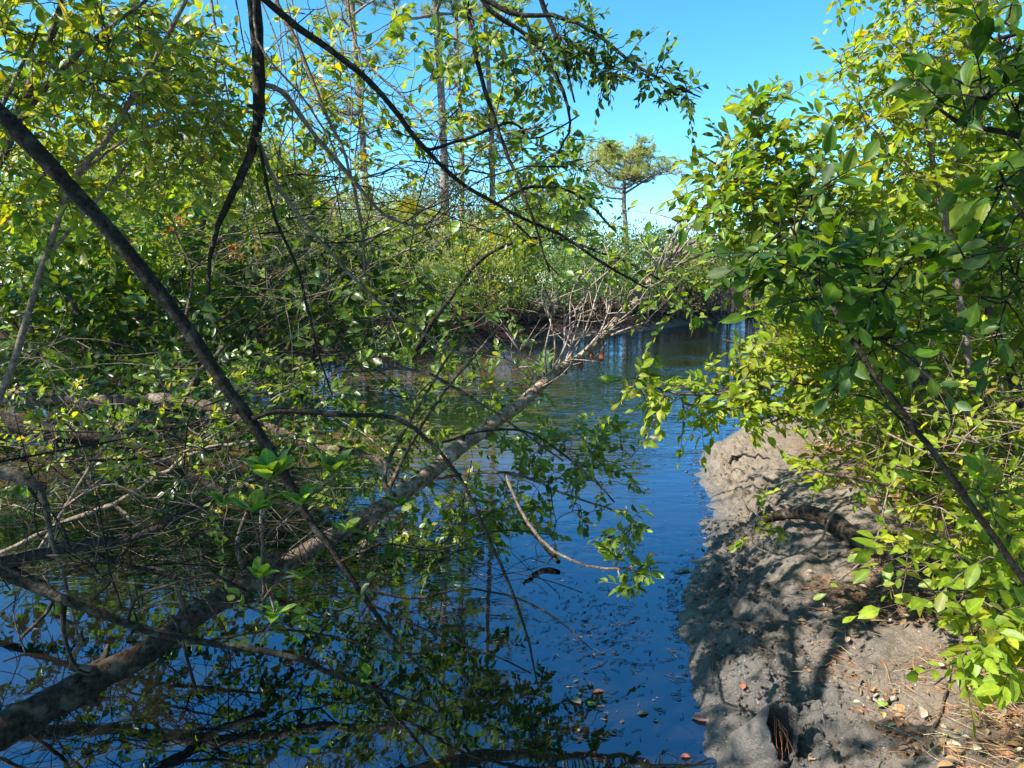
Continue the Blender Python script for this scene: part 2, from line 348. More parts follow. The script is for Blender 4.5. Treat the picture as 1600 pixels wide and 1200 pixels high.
class Leaves:
    """a cloud of leaves: base point, axis, normal, length, width, colour"""
    def __init__(s): s.P = []; s.X = []; s.Z = []; s.L = []; s.W = []; s.K = []
    def add(s, P, X, Z, L, W, K):
        s.P.append(P); s.X.append(nrm(X)); s.Z.append(Z); s.L.append(L); s.W.append(W); s.K.append(K)
    def cat(s):
        P, X, Z, L, W, K = map(np.concatenate, (s.P, s.X, s.Z, s.L, s.W, s.K))
        Y = nrm(np.cross(Z, X)); Z = np.cross(X, Y); return P, X, Y, Z, L, W, K
def joined(mb, P, X, Y, Z, L, W, K, tpl):
    V, T, Q = tpl; n = len(P); m = len(V)
    v = P[:, None] + X[:, None] * (V[:, 0] * L[:, None])[..., None] + Y[:, None] * (V[:, 1] * W[:, None])[..., None] + Z[:, None] * (V[:, 2] * L[:, None])[..., None]
    o = (np.arange(n) * m)[:, None, None]
    c = np.empty((n, m, 4)); c[..., :3] = K[:, None]; c[..., 3] = V[:, 3]
    mb.add(v, (T[None] + o).reshape(-1, 3), (Q[None] + o).reshape(-1, 4) if len(Q) else None, c.reshape(-1, 4))
TPL = [leaf_template(True, c, f, s) for c, f, s in ((.10, .16, 0), (.24, .22, 0), (.02, .10, 1), (.16, .3, 2))]
LOW = leaf_template(False, .12, .2)
VARIANTS = {}
def variants(key, material, pal, k=12):
    if key not in VARIANTS:
        out = []
        for i in range(k):
            mb = MB(); V, T, Q = TPL[i % 4]; c = np.ones((len(V), 4)); c[:, :3] = pal(1)[0]; c[:, 3] = V[:, 3]
            mb.add(V[:, :3], T, Q, c); out.append(mb.mesh('leaf', material))
        VARIANTS[key] = out
    return VARIANTS[key]
def palette(stops, jit=.25):
    w = np.array([s[0] for s in stops], float); w /= w.sum(); cs = np.array([s[1] for s in stops])
    def f(n, r=rng):
        c = cs[r.choice(len(w), n, p=w)]
        return np.clip(c * (1 + jit * r.normal(0, 1, (n, 1))) * (1 + .08 * r.normal(0, 1, (n, 3))), .008, .5)
    return f
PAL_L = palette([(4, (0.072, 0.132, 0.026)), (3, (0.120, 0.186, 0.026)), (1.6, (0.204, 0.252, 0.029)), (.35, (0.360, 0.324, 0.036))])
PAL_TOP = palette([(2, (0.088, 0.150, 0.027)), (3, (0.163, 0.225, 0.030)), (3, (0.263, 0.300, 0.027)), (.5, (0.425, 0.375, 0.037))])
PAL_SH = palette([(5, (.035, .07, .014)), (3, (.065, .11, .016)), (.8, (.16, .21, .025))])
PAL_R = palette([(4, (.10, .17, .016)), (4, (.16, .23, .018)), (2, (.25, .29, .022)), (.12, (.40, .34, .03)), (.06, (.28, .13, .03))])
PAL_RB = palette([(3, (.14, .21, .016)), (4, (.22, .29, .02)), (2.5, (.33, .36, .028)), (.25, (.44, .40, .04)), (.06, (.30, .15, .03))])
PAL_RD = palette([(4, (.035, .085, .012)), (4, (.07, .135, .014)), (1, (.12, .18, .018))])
PAL_FAR = palette([(3, (0.111, 0.156, 0.046)), (3, (0.169, 0.221, 0.058)), (2, (0.234, 0.273, 0.065)), (.5, (0.338, 0.338, 0.117))])
PAL_DRY = palette([(3, (.22, .12, .06)), (2, (.34, .20, .10)), (2, (.13, .075, .04)), (1.2, (.40, .31, .2)), (.4, (.42, .16, .05))])

def visible_px(P, L):
    x, y, d = project(P); s = L * F / np.maximum(d, .1)
    ok = (x > -20) & (x < 1620) & (y > -20) & (y < 1220) & (d > .2)
    return np.where(ok, s, 0)
def finish_leaves(lv, root, material, pal, key, n_single, low_px=9, name='leaf'):
    P, X, Y, Z, L, Wd, K = lv.cat(); px = visible_px(P, L)
    order = np.argsort(-px); single = order[:n_single]; single = single[px[single] >= 14]
    vs = variants(key, material, pal); loc = np.array(root.location)
    for i in single:
        o = bpy.data.objects.new(name, random.choice(vs)); C.objects.link(o); o.parent = root
        M = np.eye(4); M[:3, 0] = X[i] * L[i]; M[:3, 1] = Y[i] * Wd[i]; M[:3, 2] = Z[i] * L[i]; M[:3, 3] = P[i] - loc
        o.matrix_basis = Matrix(M.tolist())
    rest = np.ones(len(P), bool); rest[single] = False
    mb = MB(); kind = rng.integers(0, 4, len(P))
    for t in range(4):
        s = rest & (px >= low_px) & (kind == t)
        if s.any(): joined(mb, P[s], X[s], Y[s], Z[s], L[s], Wd[s], K[s], TPL[t])
    s = rest & (px < low_px)
    if s.any(): joined(mb, P[s], X[s], Y[s], Z[s], L[s], Wd[s], K[s], LOW)
    mb.build('foliage', material, root, 'stuff')

def spray_leaves(lv, tw, A, D, L, nl, ll, ratio, pal, droop=.15, up=.9, twr=.0022, ang=55, opp=True, clump=.3):
    """leafy twigs: base A, direction D, length L (all arrays); leaves in two ranks along the twig"""
    M = len(A)
    if M == 0: return
    D = nrm(D); K = 5; t = np.linspace(0, 1, K)
    bend = nrm(rng.normal(0, 1, (M, 3))) * .18
    def at(t):
        t = np.asarray(t)
        return A[:, None] + (D[:, None] * t[None, :, None] + bend[:, None] * (t ** 2)[None, :, None] + np.array([0, 0, -droop]) * (t ** 2)[None, :, None]) * L[:, None, None]
    tubes(tw, at(t), np.linspace(twr, twr * .35, K)[None] * (1 + .3 * rng.random((M, 1))), 3)
    side = nrm(np.cross(D, np.array([0, 0, 1.]) + .45 * rng.normal(0, 1, (M, 3)))); upv = np.cross(side, D); upv *= np.sign(upv[:, 2:3] + 1e-6)
    base = pal(M)
    for j in range(nl):
        tj = (j + 1) / nl * .95 + .03
        P = at(np.array([tj]))[:, 0] ; sg = 1 if j % 2 else -1
        last = j >= nl - 1
        a = np.radians(ang + 12 * rng.normal(0, 1, (M, 1))) * (0.15 if last else 1) * (1 - .35 * tj)
        Xv = D * np.cos(a) + side * sg * np.sin(a) + upv * .25 * rng.normal(0, 1, (M, 1)) + .12 * rng.normal(0, 1, (M, 3)) + np.array([0, 0, -.12])
        Zv = nrm(upv * .45 + np.array([0, 0, up * .5]) + .6 * rng.normal(0, 1, (M, 3)) + .45 * TOSUN + np.array([0, -.25, 0]))
        l = ll * (.58 + .72 * rng.random(M)) * (.8 + .35 * math.sin(math.pi * min(1, tj + .1)))
        k = base * clump + pal(M) * (1 - clump)
        keep = rng.random(M) < .93
        lv.add(P[keep], Xv[keep], Zv[keep], l[keep], (l * ratio * (.85 + .3 * rng.random(M)))[keep], k[keep])

def blob_pts(blobs, dens=1.):
    out = []
    for (px, py, rx, ry, d0, d1, n) in blobs:
        n = int(n * dens); u = rng.normal(0, 1, (n, 2)); u = u / np.linalg.norm(u, axis=1, keepdims=True) * np.sqrt(rng.random((n, 1)))
        d = d0 + (d1 - d0) * rng.random(n)
        for k in range(n): out.append(pt(px + rx * u[k, 0], py + ry * u[k, 1], d[k]))
    out = np.array(out); out[:, 2] = np.maximum(out[:, 2], .12); return out

def grow(skel, A, tw, rmax=.012, sag=.12, wiggle=.04, sides=4):
    """join every point of A to the nearest point of the growing skeleton; returns the end directions"""
    nodes = [np.asarray(skel[:, :3])]; rad = [np.asarray(skel[:, 3])]
    N0 = nodes[0]; dmin = np.min(np.linalg.norm(A[:, None] - N0[None], axis=2), 1) if len(N0) * len(A) < 4e6 else np.linalg.norm(A - N0.mean(0), axis=1)
    order = np.argsort(dmin); cap = len(N0) + 7 * len(A); NN = np.zeros((cap, 3)); RR = np.zeros(cap); c = len(N0); NN[:c] = N0; RR[:c] = rad[0]
    TT = np.zeros((cap, 3)); TT[:c] = nrm(np.gradient(N0, axis=0))
    paths = []; pr = []; dirs = np.zeros_like(A)
    for i in order:
        a = A[i]; q = a - NN[:c]; dd = np.linalg.norm(q, axis=1)
        cosang = (q * TT[:c]).sum(1) / np.maximum(dd, 1e-6)
        j = int(np.argmin(dd * (1.35 - .45 * cosang)))
        s = NN[j]; L = dd[j]; r0 = min(RR[j] * .7, .002 + .010 * L, rmax)
        mid = s + TT[j] * L * .35 + (a - s) * .15 + np.array([0, 0, sag * L * .5])
        t = np.linspace(0, 1, 7)[:, None]
        P = (1 - t) ** 2 * s + 2 * t * (1 - t) * mid + t ** 2 * a
        P[1:-1] += rng.normal(0, wiggle * L * .35, (5, 3))
        paths.append(P); pr.append(np.linspace(max(r0, .0022), .0020, 7))
        NN[c:c + 6] = P[1:]; RR[c:c + 6] = pr[-1][1:]; d = nrm(np.gradient(P, axis=0)); TT[c:c + 6] = d[1:]; c += 6
        dirs[i] = d[-1]
    tubes(tw, np.array(paths), np.array(pr), sides)
    return dirs

def shrub(name, label, cat, limbs, blobs, pal, key, leafmat=M_LEAF, bark=M_BARK, nl=10, ll=.07, ratio=.5, sl=.26, single=250, group=None, out=.5, droop=.15, root_at=None, limb_name='branch', rmax=.012, low_px=9, extra=.35, sag=.12, twig_mat=None, sides=8, dens=1.6, pale=()):
    L = [limb(s) for s in limbs]
    if name in ('leaning_sapling', 'low_branch', 'dark_leaved_branch'):
        for x in L: x[:, 3] *= .84
    base = L[0][0, :3] if root_at is None else np.asarray(root_at)
    root = thing(name, label, cat, tuple(base), group)
    for i, x in enumerate(L):
        mb = MB(); tubes(mb, x[None, :, :3], x[None, :, 3], sides if x[:, 3].max() > .006 else 5)
        for q in range(int(len(x) / 7) if x[:, 3].max() > .007 else 0):          # knots and broken twig stubs
            k = rng.integers(2, len(x) - 2); a = x[k, :3]; d = nrm(rng.normal(0, 1, 3)); l = x[k, 3] * (1.3 + 1.8 * rng.random()); tubes(mb, spline([a, a + d * l * .6, a + d * l], 4)[None], np.array([[.65, .5, .3, .2]]) * x[k, 3], 5)
        mb.build(('trunk' if i == 0 and limb_name != 'only_branch' else 'branch'), M_PALE if i in pale else bark, root)
    tw = MB(); A = blob_pts(blobs, dens); sk = np.concatenate(L)
    D = grow(sk, A, tw, rmax, sag)
    if nl:
        lv = Leaves(); M = len(A)
        D2 = nrm(D + .55 * rng.normal(0, 1, (M, 3)) + np.array([0, 0, .15]))
        spray_leaves(lv, tw, A, D2, sl * (.6 + .8 * rng.random(M)), nl, ll, ratio, pal, droop)
        e = rng.random(M) < extra                       # side sprays a little back along the twig
        D3 = nrm(D[e] + 1.0 * rng.normal(0, 1, (e.sum(), 3)))
        spray_leaves(lv, tw, A[e], D3, sl * .7 * (.6 + .8 * rng.random(e.sum())), max(4, nl - 3), ll * .9, ratio, pal, droop)
        finish_leaves(lv, root, leafmat, pal, key, single, low_px)
    tw.build('twigs', twig_mat or bark, root, 'stuff')
    return root

# ------------------------------------------------------------------ far bank: mangrove bushes, pines
def far_bush(name, label, cat, px, d, width, h, n, pal, size=.13, group=None, lean=0, stemcol=M_BARK, base_z=.3, dens=1., mat_=M_FAR):
    q = gp(px, 600); x = (px - 800) / F * d * 1.0; y = d
    root = thing(name, label, cat, (x, y, base_z), group); o = np.array([x, y, base_z])
    k = max(24, int(n / 55)); lv = Leaves()
    u = nrm(rng.normal(0, 1, (k, 3))); u[:, 2] = np.abs(u[:, 2]) * 1.0 - .12
    rr = .55 + .45 * rng.random((k, 1)) ** .5
    lump = 1 + .22 * np.sin(u[:, :1] * 5 + x) * np.cos(u[:, 1:2] * 4 + y)
    cen = u * rr * lump * np.array([width / 2, width / 2 * .8, h * .62]) + np.array([lean, 0, h * .38])
    cen[:, 2] = np.maximum(cen[:, 2], .25)
    m = int(n / k); P = (cen[:, None] + rng.normal(0, 1, (k, m, 3)) * np.array([.30, .30, .20]) * (.7 + .16 * width / 2)).reshape(-1, 3)
    P = P[P[:, 2] > .05]; M = len(P)
    out = nrm(P - np.array([lean, 0, h * .35])); Xv = nrm(out * .6 + rng.normal(0, .7, (M, 3)))
    Zv = nrm(out * .5 + np.array([0, 0, .7]) + rng.normal(0, .5, (M, 3)))
    cl = np.repeat(pal(k), m, 0)[:len(P)] if len(P) == k * m else pal(M)
    K = .45 * cl + .55 * pal(M)
    lv.add(P + o, Xv, Zv, size * (.6 + .8 * rng.random(M)), size * .45 * (.7 + .6 * rng.random(M)), K)
    mb = MB(); P_, X_, Y_, Z_, L_, W_, K_ = lv.cat(); joined(mb, P_, X_, Y_, Z_, L_, W_, K_, LOW); mb.build('crown', mat_, root, 'stuff')
    st = MB(); sel = cen[rng.choice(k, min(k, 26), replace=False)]
    s0 = np.column_stack([rng.normal(lean * .3, width * .12, len(sel)), rng.normal(0, width * .1, len(sel)), np.full(len(sel), -.3)])
    t = np.linspace(0, 1, 6)[None, :, None]; mid = s0 + (sel - s0) * np.array([.2, .2, .6])
    PP = (1 - t) ** 2 * s0[:, None] + 2 * t * (1 - t) * mid[:, None] + t ** 2 * sel[:, None]
    tubes(st, PP + o, np.linspace(.035, .012, 6)[None] * np.ones((len(sel), 1)) * min(1.6, h / 3), 4); st.build('stems', stemcol, root, 'stuff')
    return root
BR = 'mangrove bushes along the far bank'
def fb(label, px, d, w, h, n, pal=PAL_FAR, size=.13, name='mangrove_bush', **k):
    far_bush(name, label, 'bush', px, d, w, h, n, pal, size, BR, **k)
PAL_FB = palette([(3, (0.091, 0.156, 0.052)), (3, (0.130, 0.208, 0.078)), (1, (0.208, 0.260, 0.078))])
PAL_FY = palette([(2, (0.168, 0.204, 0.042)), (3, (0.240, 0.276, 0.048)), (1, (0.360, 0.348, 0.072))])
PAL_FG = palette([(3, (0.169, 0.169, 0.111)), (2, (0.234, 0.234, 0.143)), (1, (0.130, 0.169, 0.065))])
fb('dense green bush on the far bank behind the dangling vines on the left', 330, 15.5, 5.0, 3.6, 7000, PAL_L, .10)
fb('shaded green bush over the dark mud left of the fallen trunk', 470, 18.5, 5.0, 3.2, 7000, PAL_FAR, .11)
fb('bright green bush on the far bank below the first pine trunk', 590, 21.5, 5.6, 3.3, 7500)
fb('pale yellow-green bush below the pair of close pine trunks', 700, 24.5, 5.2, 3.5, 7500, PAL_FY)
fb('rounded blue-green bush at the water edge behind the dead pink twigs', 830, 29, 6.2, 3.7, 8500, PAL_FB, .13)
fb('low grey-green bush where the fallen trunk crosses the waterline', 925, 33, 5.5, 3.4, 7000, PAL_FB, .14)
fb('sunlit olive bush under the flat-topped pine', 1010, 37, 6.0, 4.6, 8000, PAL_FY, .15)
fb('small yellow-green bush at the bend of the creek', 1100, 40, 6.0, 4.3, 8000, PAL_FY, .15)
fb('yellowish bush half hidden by the right-hand leaves at the creek bend', 1180, 44, 7.5, 4.9, 8000, PAL_FY, .16)
fb('far dark green bush closing the creek behind the right thicket', 1290, 46, 9, 4.4, 6000, PAL_FAR, .18)
fb('wide bush beyond the thicket at the far right', 1480, 48, 12, 5.0, 6000, PAL_FAR, .2)
fb('tall olive scrub behind the left bank bush', 250, 19, 7.5, 5.3, 9000, PAL_FY, .13)
fb('tall light green scrub rising between the vines', 430, 24, 7.5, 6.0, 9000, PAL_FAR, .14)
fb('tall scrub crossed by the first pine trunk', 560, 29, 7.0, 6.0, 8500, PAL_FAR, .15)
fb('tall hazy grey-green scrub around the thickest pine trunk', 670, 34, 8, 6.8, 9500, PAL_FG, .16)
fb('tall olive scrub right of the pine trunks', 790, 38, 8, 6.4, 9500, PAL_FAR, .16)
fb('scrub behind the blue-green water edge bush', 890, 44, 8.5, 6.2, 8500, PAL_FAR, .17)
fb('leafy scrub on the far left edge behind the trees', 60, 17, 8.5, 4.6, 9000, PAL_L, .13)
fb('low scrub far behind the flat-topped pine', 1120, 62, 16, 6.6, 7000, PAL_FB, .24)
fb('tall scrub filling the gap beyond the left edge trees', -130, 14, 8, 3.9, 9000, PAL_L, .12)
fb('wide scrub between the two background pines at the left', 180, 23, 10, 6.8, 12000, PAL_FY, .17)
fb('tall green scrub behind the dangling vines', 380, 31, 9, 8.3, 12000, PAL_FAR, .18)
def palm(label, px, d, h, seed):
    r0 = np.random.default_rng(seed); x = (px - 800) / F * d; o = np.array([x, d, .4]); root = thing('palm', label, 'palm', tuple(o), 'cabbage palms on the far bank')
    m = MB(); tubes(m, spline([o - (0, 0, .4), o + (.1, 0, h * .5), o + (0, 0, h)], 12)[None], np.full((1, 12), .15), 8); m.build('trunk', M_PINE, root)
    vs = []
    for v in range(3):
        b = MB(); ang = np.linspace(-1.25, 1.25, 30); c0 = palette([(2, (.2, .24, .06)), (2, (.28, .3, .08)), (1, (.34, .3, .14))])(30)
        for a, cl in zip(ang, c0):
            L_ = .95 - .2 * abs(a); d_ = np.array([math.cos(a), math.sin(a), 0]); w = np.array([-d_[1], d_[0], 0]) * .032; p = np.array([.75, 0, .1]); mi = p + d_ * L_ * .55 + (0, 0, -.02); e = p + d_ * L_ + (0, 0, -.28 - .1 * r0.random())
            b.add([p - w * .3, p + w * .3, mi + w, mi - w, e], T=[(3, 2, 4)], Q=[(0, 1, 2, 3)], col=(*cl, 1))
        tubes(b, spline([(0, 0, 0), (.4, 0, .1), (.78, 0, .1)], 6)[None], np.full((1, 6), .018), 4, (.2, .22, .06, 1)); vs.append(b.mesh('frond', M_FAR))
    for k in range(20):
        f = bpy.data.objects.new('frond', vs[k % 3]); C.objects.link(f); f.parent = root; f.location = (0, 0, h); s_ = .9 + .4 * r0.random(); f.scale = (s_,) * 3; f.rotation_euler = (r0.normal(0, .3), .55 - 1.5 * r0.random(), k * 2.4)
palm('spiky palm with yellowish fans left of the thickest pine trunk', 655, 27, 3.1, 1)
palm('spiky palm with yellowish fans right of the pine trunks', 752, 29, 2.7, 2)
palm('palm head showing above the scrub just left of the sky gap', 868, 34, 4.6, 3)
# the grey bare thicket beside the dead branches
def bare_mound():
    root = thing('bare_thicket', 'pale leafless thicket of fine twigs right of the flat-topped pine', 'bush', (9.4, 42, .4))
    o = np.array([9.4, 42, .4]); mb = MB(); M = 900
    u = nrm(rng.normal(0, 1, (M, 3))); u[:, 2] = np.abs(u[:, 2]); e = u * np.array([2.9, 2.0, 4.0]) * (.75 + .3 * rng.random((M, 1)))
    s = e * .35 * rng.random((M, 1)); t = np.linspace(0, 1, 5)[None, :, None]
    mid = (s + e) / 2 + rng.normal(0, .5, (M, 3))
    P = (1 - t) ** 2 * s[:, None] + 2 * t * (1 - t) * mid[:, None] + t ** 2 * e[:, None]
    tubes(mb, P + o, np.linspace(.022, .009, 5)[None] * np.ones((M, 1)), 3); mb.build('twigs', M_DEAD, root, 'stuff')
bare_mound()

def needles(mb, cen, dirs, n, L, w, pal):
    M = len(cen); u = nrm(dirs[:, None] * .75 + rng.normal(0, .62, (M, n, 3)) + np.array([0, 0, .12])).reshape(-1, 3)
    P = np.repeat(cen, n, 0) + .3 * L * rng.normal(0, .35, (M * n, 3)); s = nrm(np.cross(u, rng.normal(0, 1, (M * n, 3)))) * w / 2
    l = (L * (.7 + .5 * rng.random(M * n)))[:, None]
    V = np.stack([P - s, P + s, P + u * l], 1); k = np.ones((M * n, 3, 4)); k[..., :3] = (.5 * np.repeat(pal(M), n, 0) + .5 * pal(M * n))[:, None]
    mb.add(V, np.arange(M * n * 3).reshape(-1, 3), None, k.reshape(-1, 4))
PAL_P = palette([(3, (0.154, 0.210, 0.042)), (3, (0.238, 0.280, 0.056)), (1, (0.336, 0.350, 0.084))])
def pine(label, base, top, d, r, crowns, tufts, L=.32, w=.022, flat=False, pal=PAL_P, lean=0, nn=34):
    """crowns: (dz0, dz1, reach) in metres above the ground where limbs carry needle tufts"""
    x0 = (base - 800) / F * d; xt = (top - 800) / F * d; o = np.array([x0, d, .4])
    root = thing('pine_tree', label, 'tree', tuple(o), 'slash pines on the far bank')
    H = crowns[-1][1]; P = spline([o + (0, 0, -.5), o + ((xt - x0) * .35 + .15, 0, H * .35), o + ((xt - x0) * .7 - .1, 0, H * .7), o + (xt - x0, 0, H)], 30)
    mb = MB(); tubes(mb, P[None], (r * np.linspace(1, .45, 30) * (1 + .05 * rng.normal(0, 1, 30)))[None], 9); mb.build('trunk', M_PINE, root)
    nb = MB(); cc = []; dd = []
    for (z0, z1, reach, nlimb) in crowns:
        for k in range(nlimb):
            z = z0 + (z1 - z0) * rng.random(); i = np.argmin(np.abs(P[:, 2] - o[2] - z)); s = P[i]
            az = (k + .5 * rng.random()) / nlimb * 2 * math.pi * (1 if flat else 2.6); ln = reach * (.45 + .65 * rng.random()) * (1 if flat else (1.1 - .5 * (z / H)))
            rise = (.32 if flat else .25) * ln * (.5 + rng.random())
            e = s + np.array([math.cos(az) * ln, math.sin(az) * ln, rise]); m = (s + e) / 2 + rng.normal(0, .12 * ln, 3) - np.array([0, 0, .1 * ln])
            B = spline([s, m, e], 8); mb2 = MB(); tubes(mb2, B[None], (np.linspace(max(.03, r * .38), .018, 8))[None], 5); mb2.build('limb', M_PINE, root)
            nt_ = max(3, int(tufts / nlimb)); sub = []
            for q in range(nt_):
                b = B[rng.integers(3, 8)]; tip = b + rng.normal(0, 1, 3) * np.array([.38, .38, .13 if flat else .2]) * ln * .5 + (0, 0, .12 * ln)
                sub.append(spline([b, (b + tip) / 2 + rng.normal(0, .05, 3), tip], 4)); cc.append(tip); dd.append(nrm(tip - b))
            tubes(nb, np.array(sub), np.linspace(.016, .009, 4)[None] * np.ones((nt_, 1)), 3)
    nb.build('twigs', M_PINE, root, 'stuff')
    ne = MB(); needles(ne, np.array(cc), np.array(dd), nn, L, w, pal); ne.build('needles', M_NEEDLE, root, 'stuff')
    return root
pine('thin pine trunk leftmost of the far row, seen through the vines', 572, 566, 31, .15, [(7, 12.5, 2.6, 14), (12.5, 17, 2.4, 10)], 150)
pine('thickest pine trunk in the middle of the far row', 694, 686, 33, .20, [(12, 15, 2.2, 10), (15, 20, 2.6, 14)], 120)
pine('slender pine just right of the thickest trunk', 718, 722, 36, .13, [(10, 14, 1.8, 8), (14, 19, 2.2, 10)], 90)
pine('pine with a few low blue-green tufts, rightmost of the row', 766, 762, 34, .15, [(6.5, 9, 1.9, 8), (12, 19, 2.4, 14)], 110)
pine('background pine behind the upper left leaves', 300, 320, 30, .2, [(5, 9.5, 3.0, 18)], 190)
pine('background pine near the left edge of the picture', 90, 70, 27, .18, [(5, 9, 3.0, 16)], 170)
pine('lone flat-topped pine with an open crown against the sky', 976, 972, 56, .24, [(7.6, 8.6, 4.2, 8), (8.8, 9.8, 3.2, 7), (9.7, 10.3, 2.2, 5)], 300, L=.34, w=.034, flat=True, nn=22, pal=palette([(3, (.30, .34, .10)), (2, (.38, .40, .15)), (1, (.2, .25, .08))]))
pine('thin pine behind the right thicket top corner', 1490, 1500, 24, .14, [(7, 12, 2.4, 14)], 150)

# ------------------------------------------------------------------ left side: trees and shrubs over the water
# the long leaning dead trunk
def fallen_trunk():
    P = limb([(-330, 1330, 2.45, 92), (-60, 1165, 2.8, 80), (60, 1100, 3.0, 68), (200, 1025, 3.2, 56), (330, 945, 3.45, 46), (430, 890, 3.7, 42), (540, 825, 4.0, 37), (640, 760, 4.3, 34), (720, 695, 4.6, 31), (800, 640, 4.9, 27), (860, 590, 5.1, 24), (930, 540, 5.4, 21), (985, 485, 5.7, 17), (1010, 445, 5.9, 13), (1050, 405, 6.1, 9), (1095, 372, 6.3, 6), (1190, 350, 6.6, 3)], jit=.008, n=150, bumps=.035)
    root = thing('leaning_tree', 'long bare grey trunk leaning out over the creek from the lower left corner', 'tree', tuple(P[0, :3]))
    mb = MB(); P[:, 3] *= .72 * (1 + .06 * np.interp(np.arange(150), np.arange(0, 150, 6), rng.normal(0, 1, 25)))
    painted_light = np.clip(.38 + 2.2 * (np.arange(150) - 32) / 50, .38, 2.5)[:, None, None] * np.ones((1, 16, 4)); painted_light[..., 3] = 1  # shade on the lower trunk and sunlight on the upper painted into the bark
    tubes(mb, P[None, :, :3], P[None, :, 3], 16, painted_light.reshape(-1, 4))
    for q in range(26):
        i = rng.integers(20, 135); a = P[i, :3]; d = nrm(rng.normal(0, 1, 3)); l = P[i, 3] * (1.25 + .8 * rng.random()); tubes(mb, spline([a, a + d * l * .6, a + d * l], 4)[None], np.array([[.4, .34, .22, .12]]) * P[i, 3], 6, (.5, .5, .5, 1))
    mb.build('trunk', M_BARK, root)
    for s in [[(1005, 450, 5.9, 8), (1040, 400, 6.1, 6), (1062, 350, 6.2, 4), (1075, 300, 6.3, 3), (1062, 265, 6.3, 2)],
              [(1045, 408, 6.1, 6), (1075, 360, 6.1, 4), (1100, 330, 6.2, 3), (1110, 290, 6.2, 2)],
              [(1030, 425, 6.0, 5), (1110, 395, 6.2, 4), (1150, 385, 6.4, 2.5), (1185, 400, 6.5, 2)],
              [(1060, 400, 6.1, 5), (1120, 372, 6.0, 3.5), (1155, 362, 5.9, 3), (1190, 392, 5.9, 2)],
              [(395, 905, 3.6, 16), (380, 880, 3.6, 10), (370, 850, 3.65, 7), (385, 800, 3.7, 4)],
              [(300, 965, 3.4, 14), (282, 935, 3.35, 10), (272, 900, 3.3, 6)],
              [(620, 785, 4.25, 12), (600, 745, 4.3, 8), (640, 660, 4.4, 5), (700, 560, 4.5, 4), (730, 520, 4.5, 3)],
              [(440, 880, 3.7, 12), (412, 860, 3.6, 7), (410, 790, 3.6, 5), (425, 740, 3.6, 3)],
              [(150, 1050, 3.1, 18), (110, 1040, 3.0, 12), (130, 990, 2.95, 7), (80, 960, 2.9, 5)]]:
        x = limb(s, .004); m = MB(); tubes(m, x[None, :, :3], x[None, :, 3], 7); m.build('branch', M_BARK if s[0][1] > 500 else M_PALE, root)
    # the fan of dead pinkish twigs
    tips = [(838, 470, 855, 590), (860, 455, 862, 585), (905, 430, 850, 600), (925, 445, 880, 575), (948, 418, 875, 580), (985, 455, 905, 560), (1000, 470, 915, 550), (880, 480, 870, 583), (815, 540, 850, 600), (1015, 500, 950, 525), (965, 405, 930, 540), (790, 560, 845, 606), (900, 500, 890, 570)]
    tw = MB()
    for tx, ty, bx, by in tips:
        u = np.clip((bx - 800) / 200, 0, 1); d = 4.95 + .75 * u
        x = limb([(bx, by, d, 3.8), ((bx * .6 + tx * .4) + 10 * rng.normal(), by * .6 + ty * .4, d - .1, 2.9), (bx * .2 + tx * .8 + 6 * rng.normal(), by * .2 + ty * .8, d - .15 * rng.random(), 2.1), (tx, ty, d - .25, 2)], .006)
        m = MB(); tubes(m, x[None, :, :3], x[None, :, 3], 5); m.build('dead_twig', M_DEAD, root)
        for k in range(4):
            i = rng.integers(len(x) // 3, len(x)); s = x[i, :3]; L = .12 + .22 * rng.random(); dr = nrm(np.array([rng.normal(.2, .7), rng.normal(0, .5), abs(rng.normal(.5, .5))]))
            q = spline([s, s + dr * L * .5 + rng.normal(0, .02, 3), s + dr * L], 5); tubes(tw, q[None], np.linspace(.0045, .002, 5)[None], 4)
    for k in range(46):     # fine dead twigs round the forked tip and along the stem
        i = int(len(P) * (.80 + .19 * rng.random())) if k < 34 else int(len(P) * (.3 + .5 * rng.random())); s = P[min(i, len(P) - 1), :3]; L = .25 + .6 * rng.random(); dr = nrm(np.array([rng.normal(.3, .7), rng.normal(0, .5), rng.normal(.6, .5)]))
        q = spline([s, s + dr * L * .5 + rng.normal(0, .05, 3), s + dr * L + rng.normal(0, .06, 3)], 6); tubes(tw, q[None], np.linspace(.0045, .0018, 6)[None], 4)
    tw.build('twigs', M_DEAD, root, 'stuff')
    # rust-coloured dry leaves hanging under it
    for px, py, d in [(925, 548, 5.3), (940, 546, 5.35), (908, 560, 5.25)]:
        m = MB(); V, T, Q = TPL[1]; c = np.ones((len(V), 4)); c[:, :3] = (.25, .06, .03); c[:, 3] = V[:, 3]; v = V[:, :3] * (.09, .035, .09); v = np.column_stack([v[:, 1], v[:, 2], -v[:, 0]]) + pt(px, py, d)
        m.add(v, T, Q, c); m.build('dry_leaf', M_LITTER, root)
fallen_trunk()

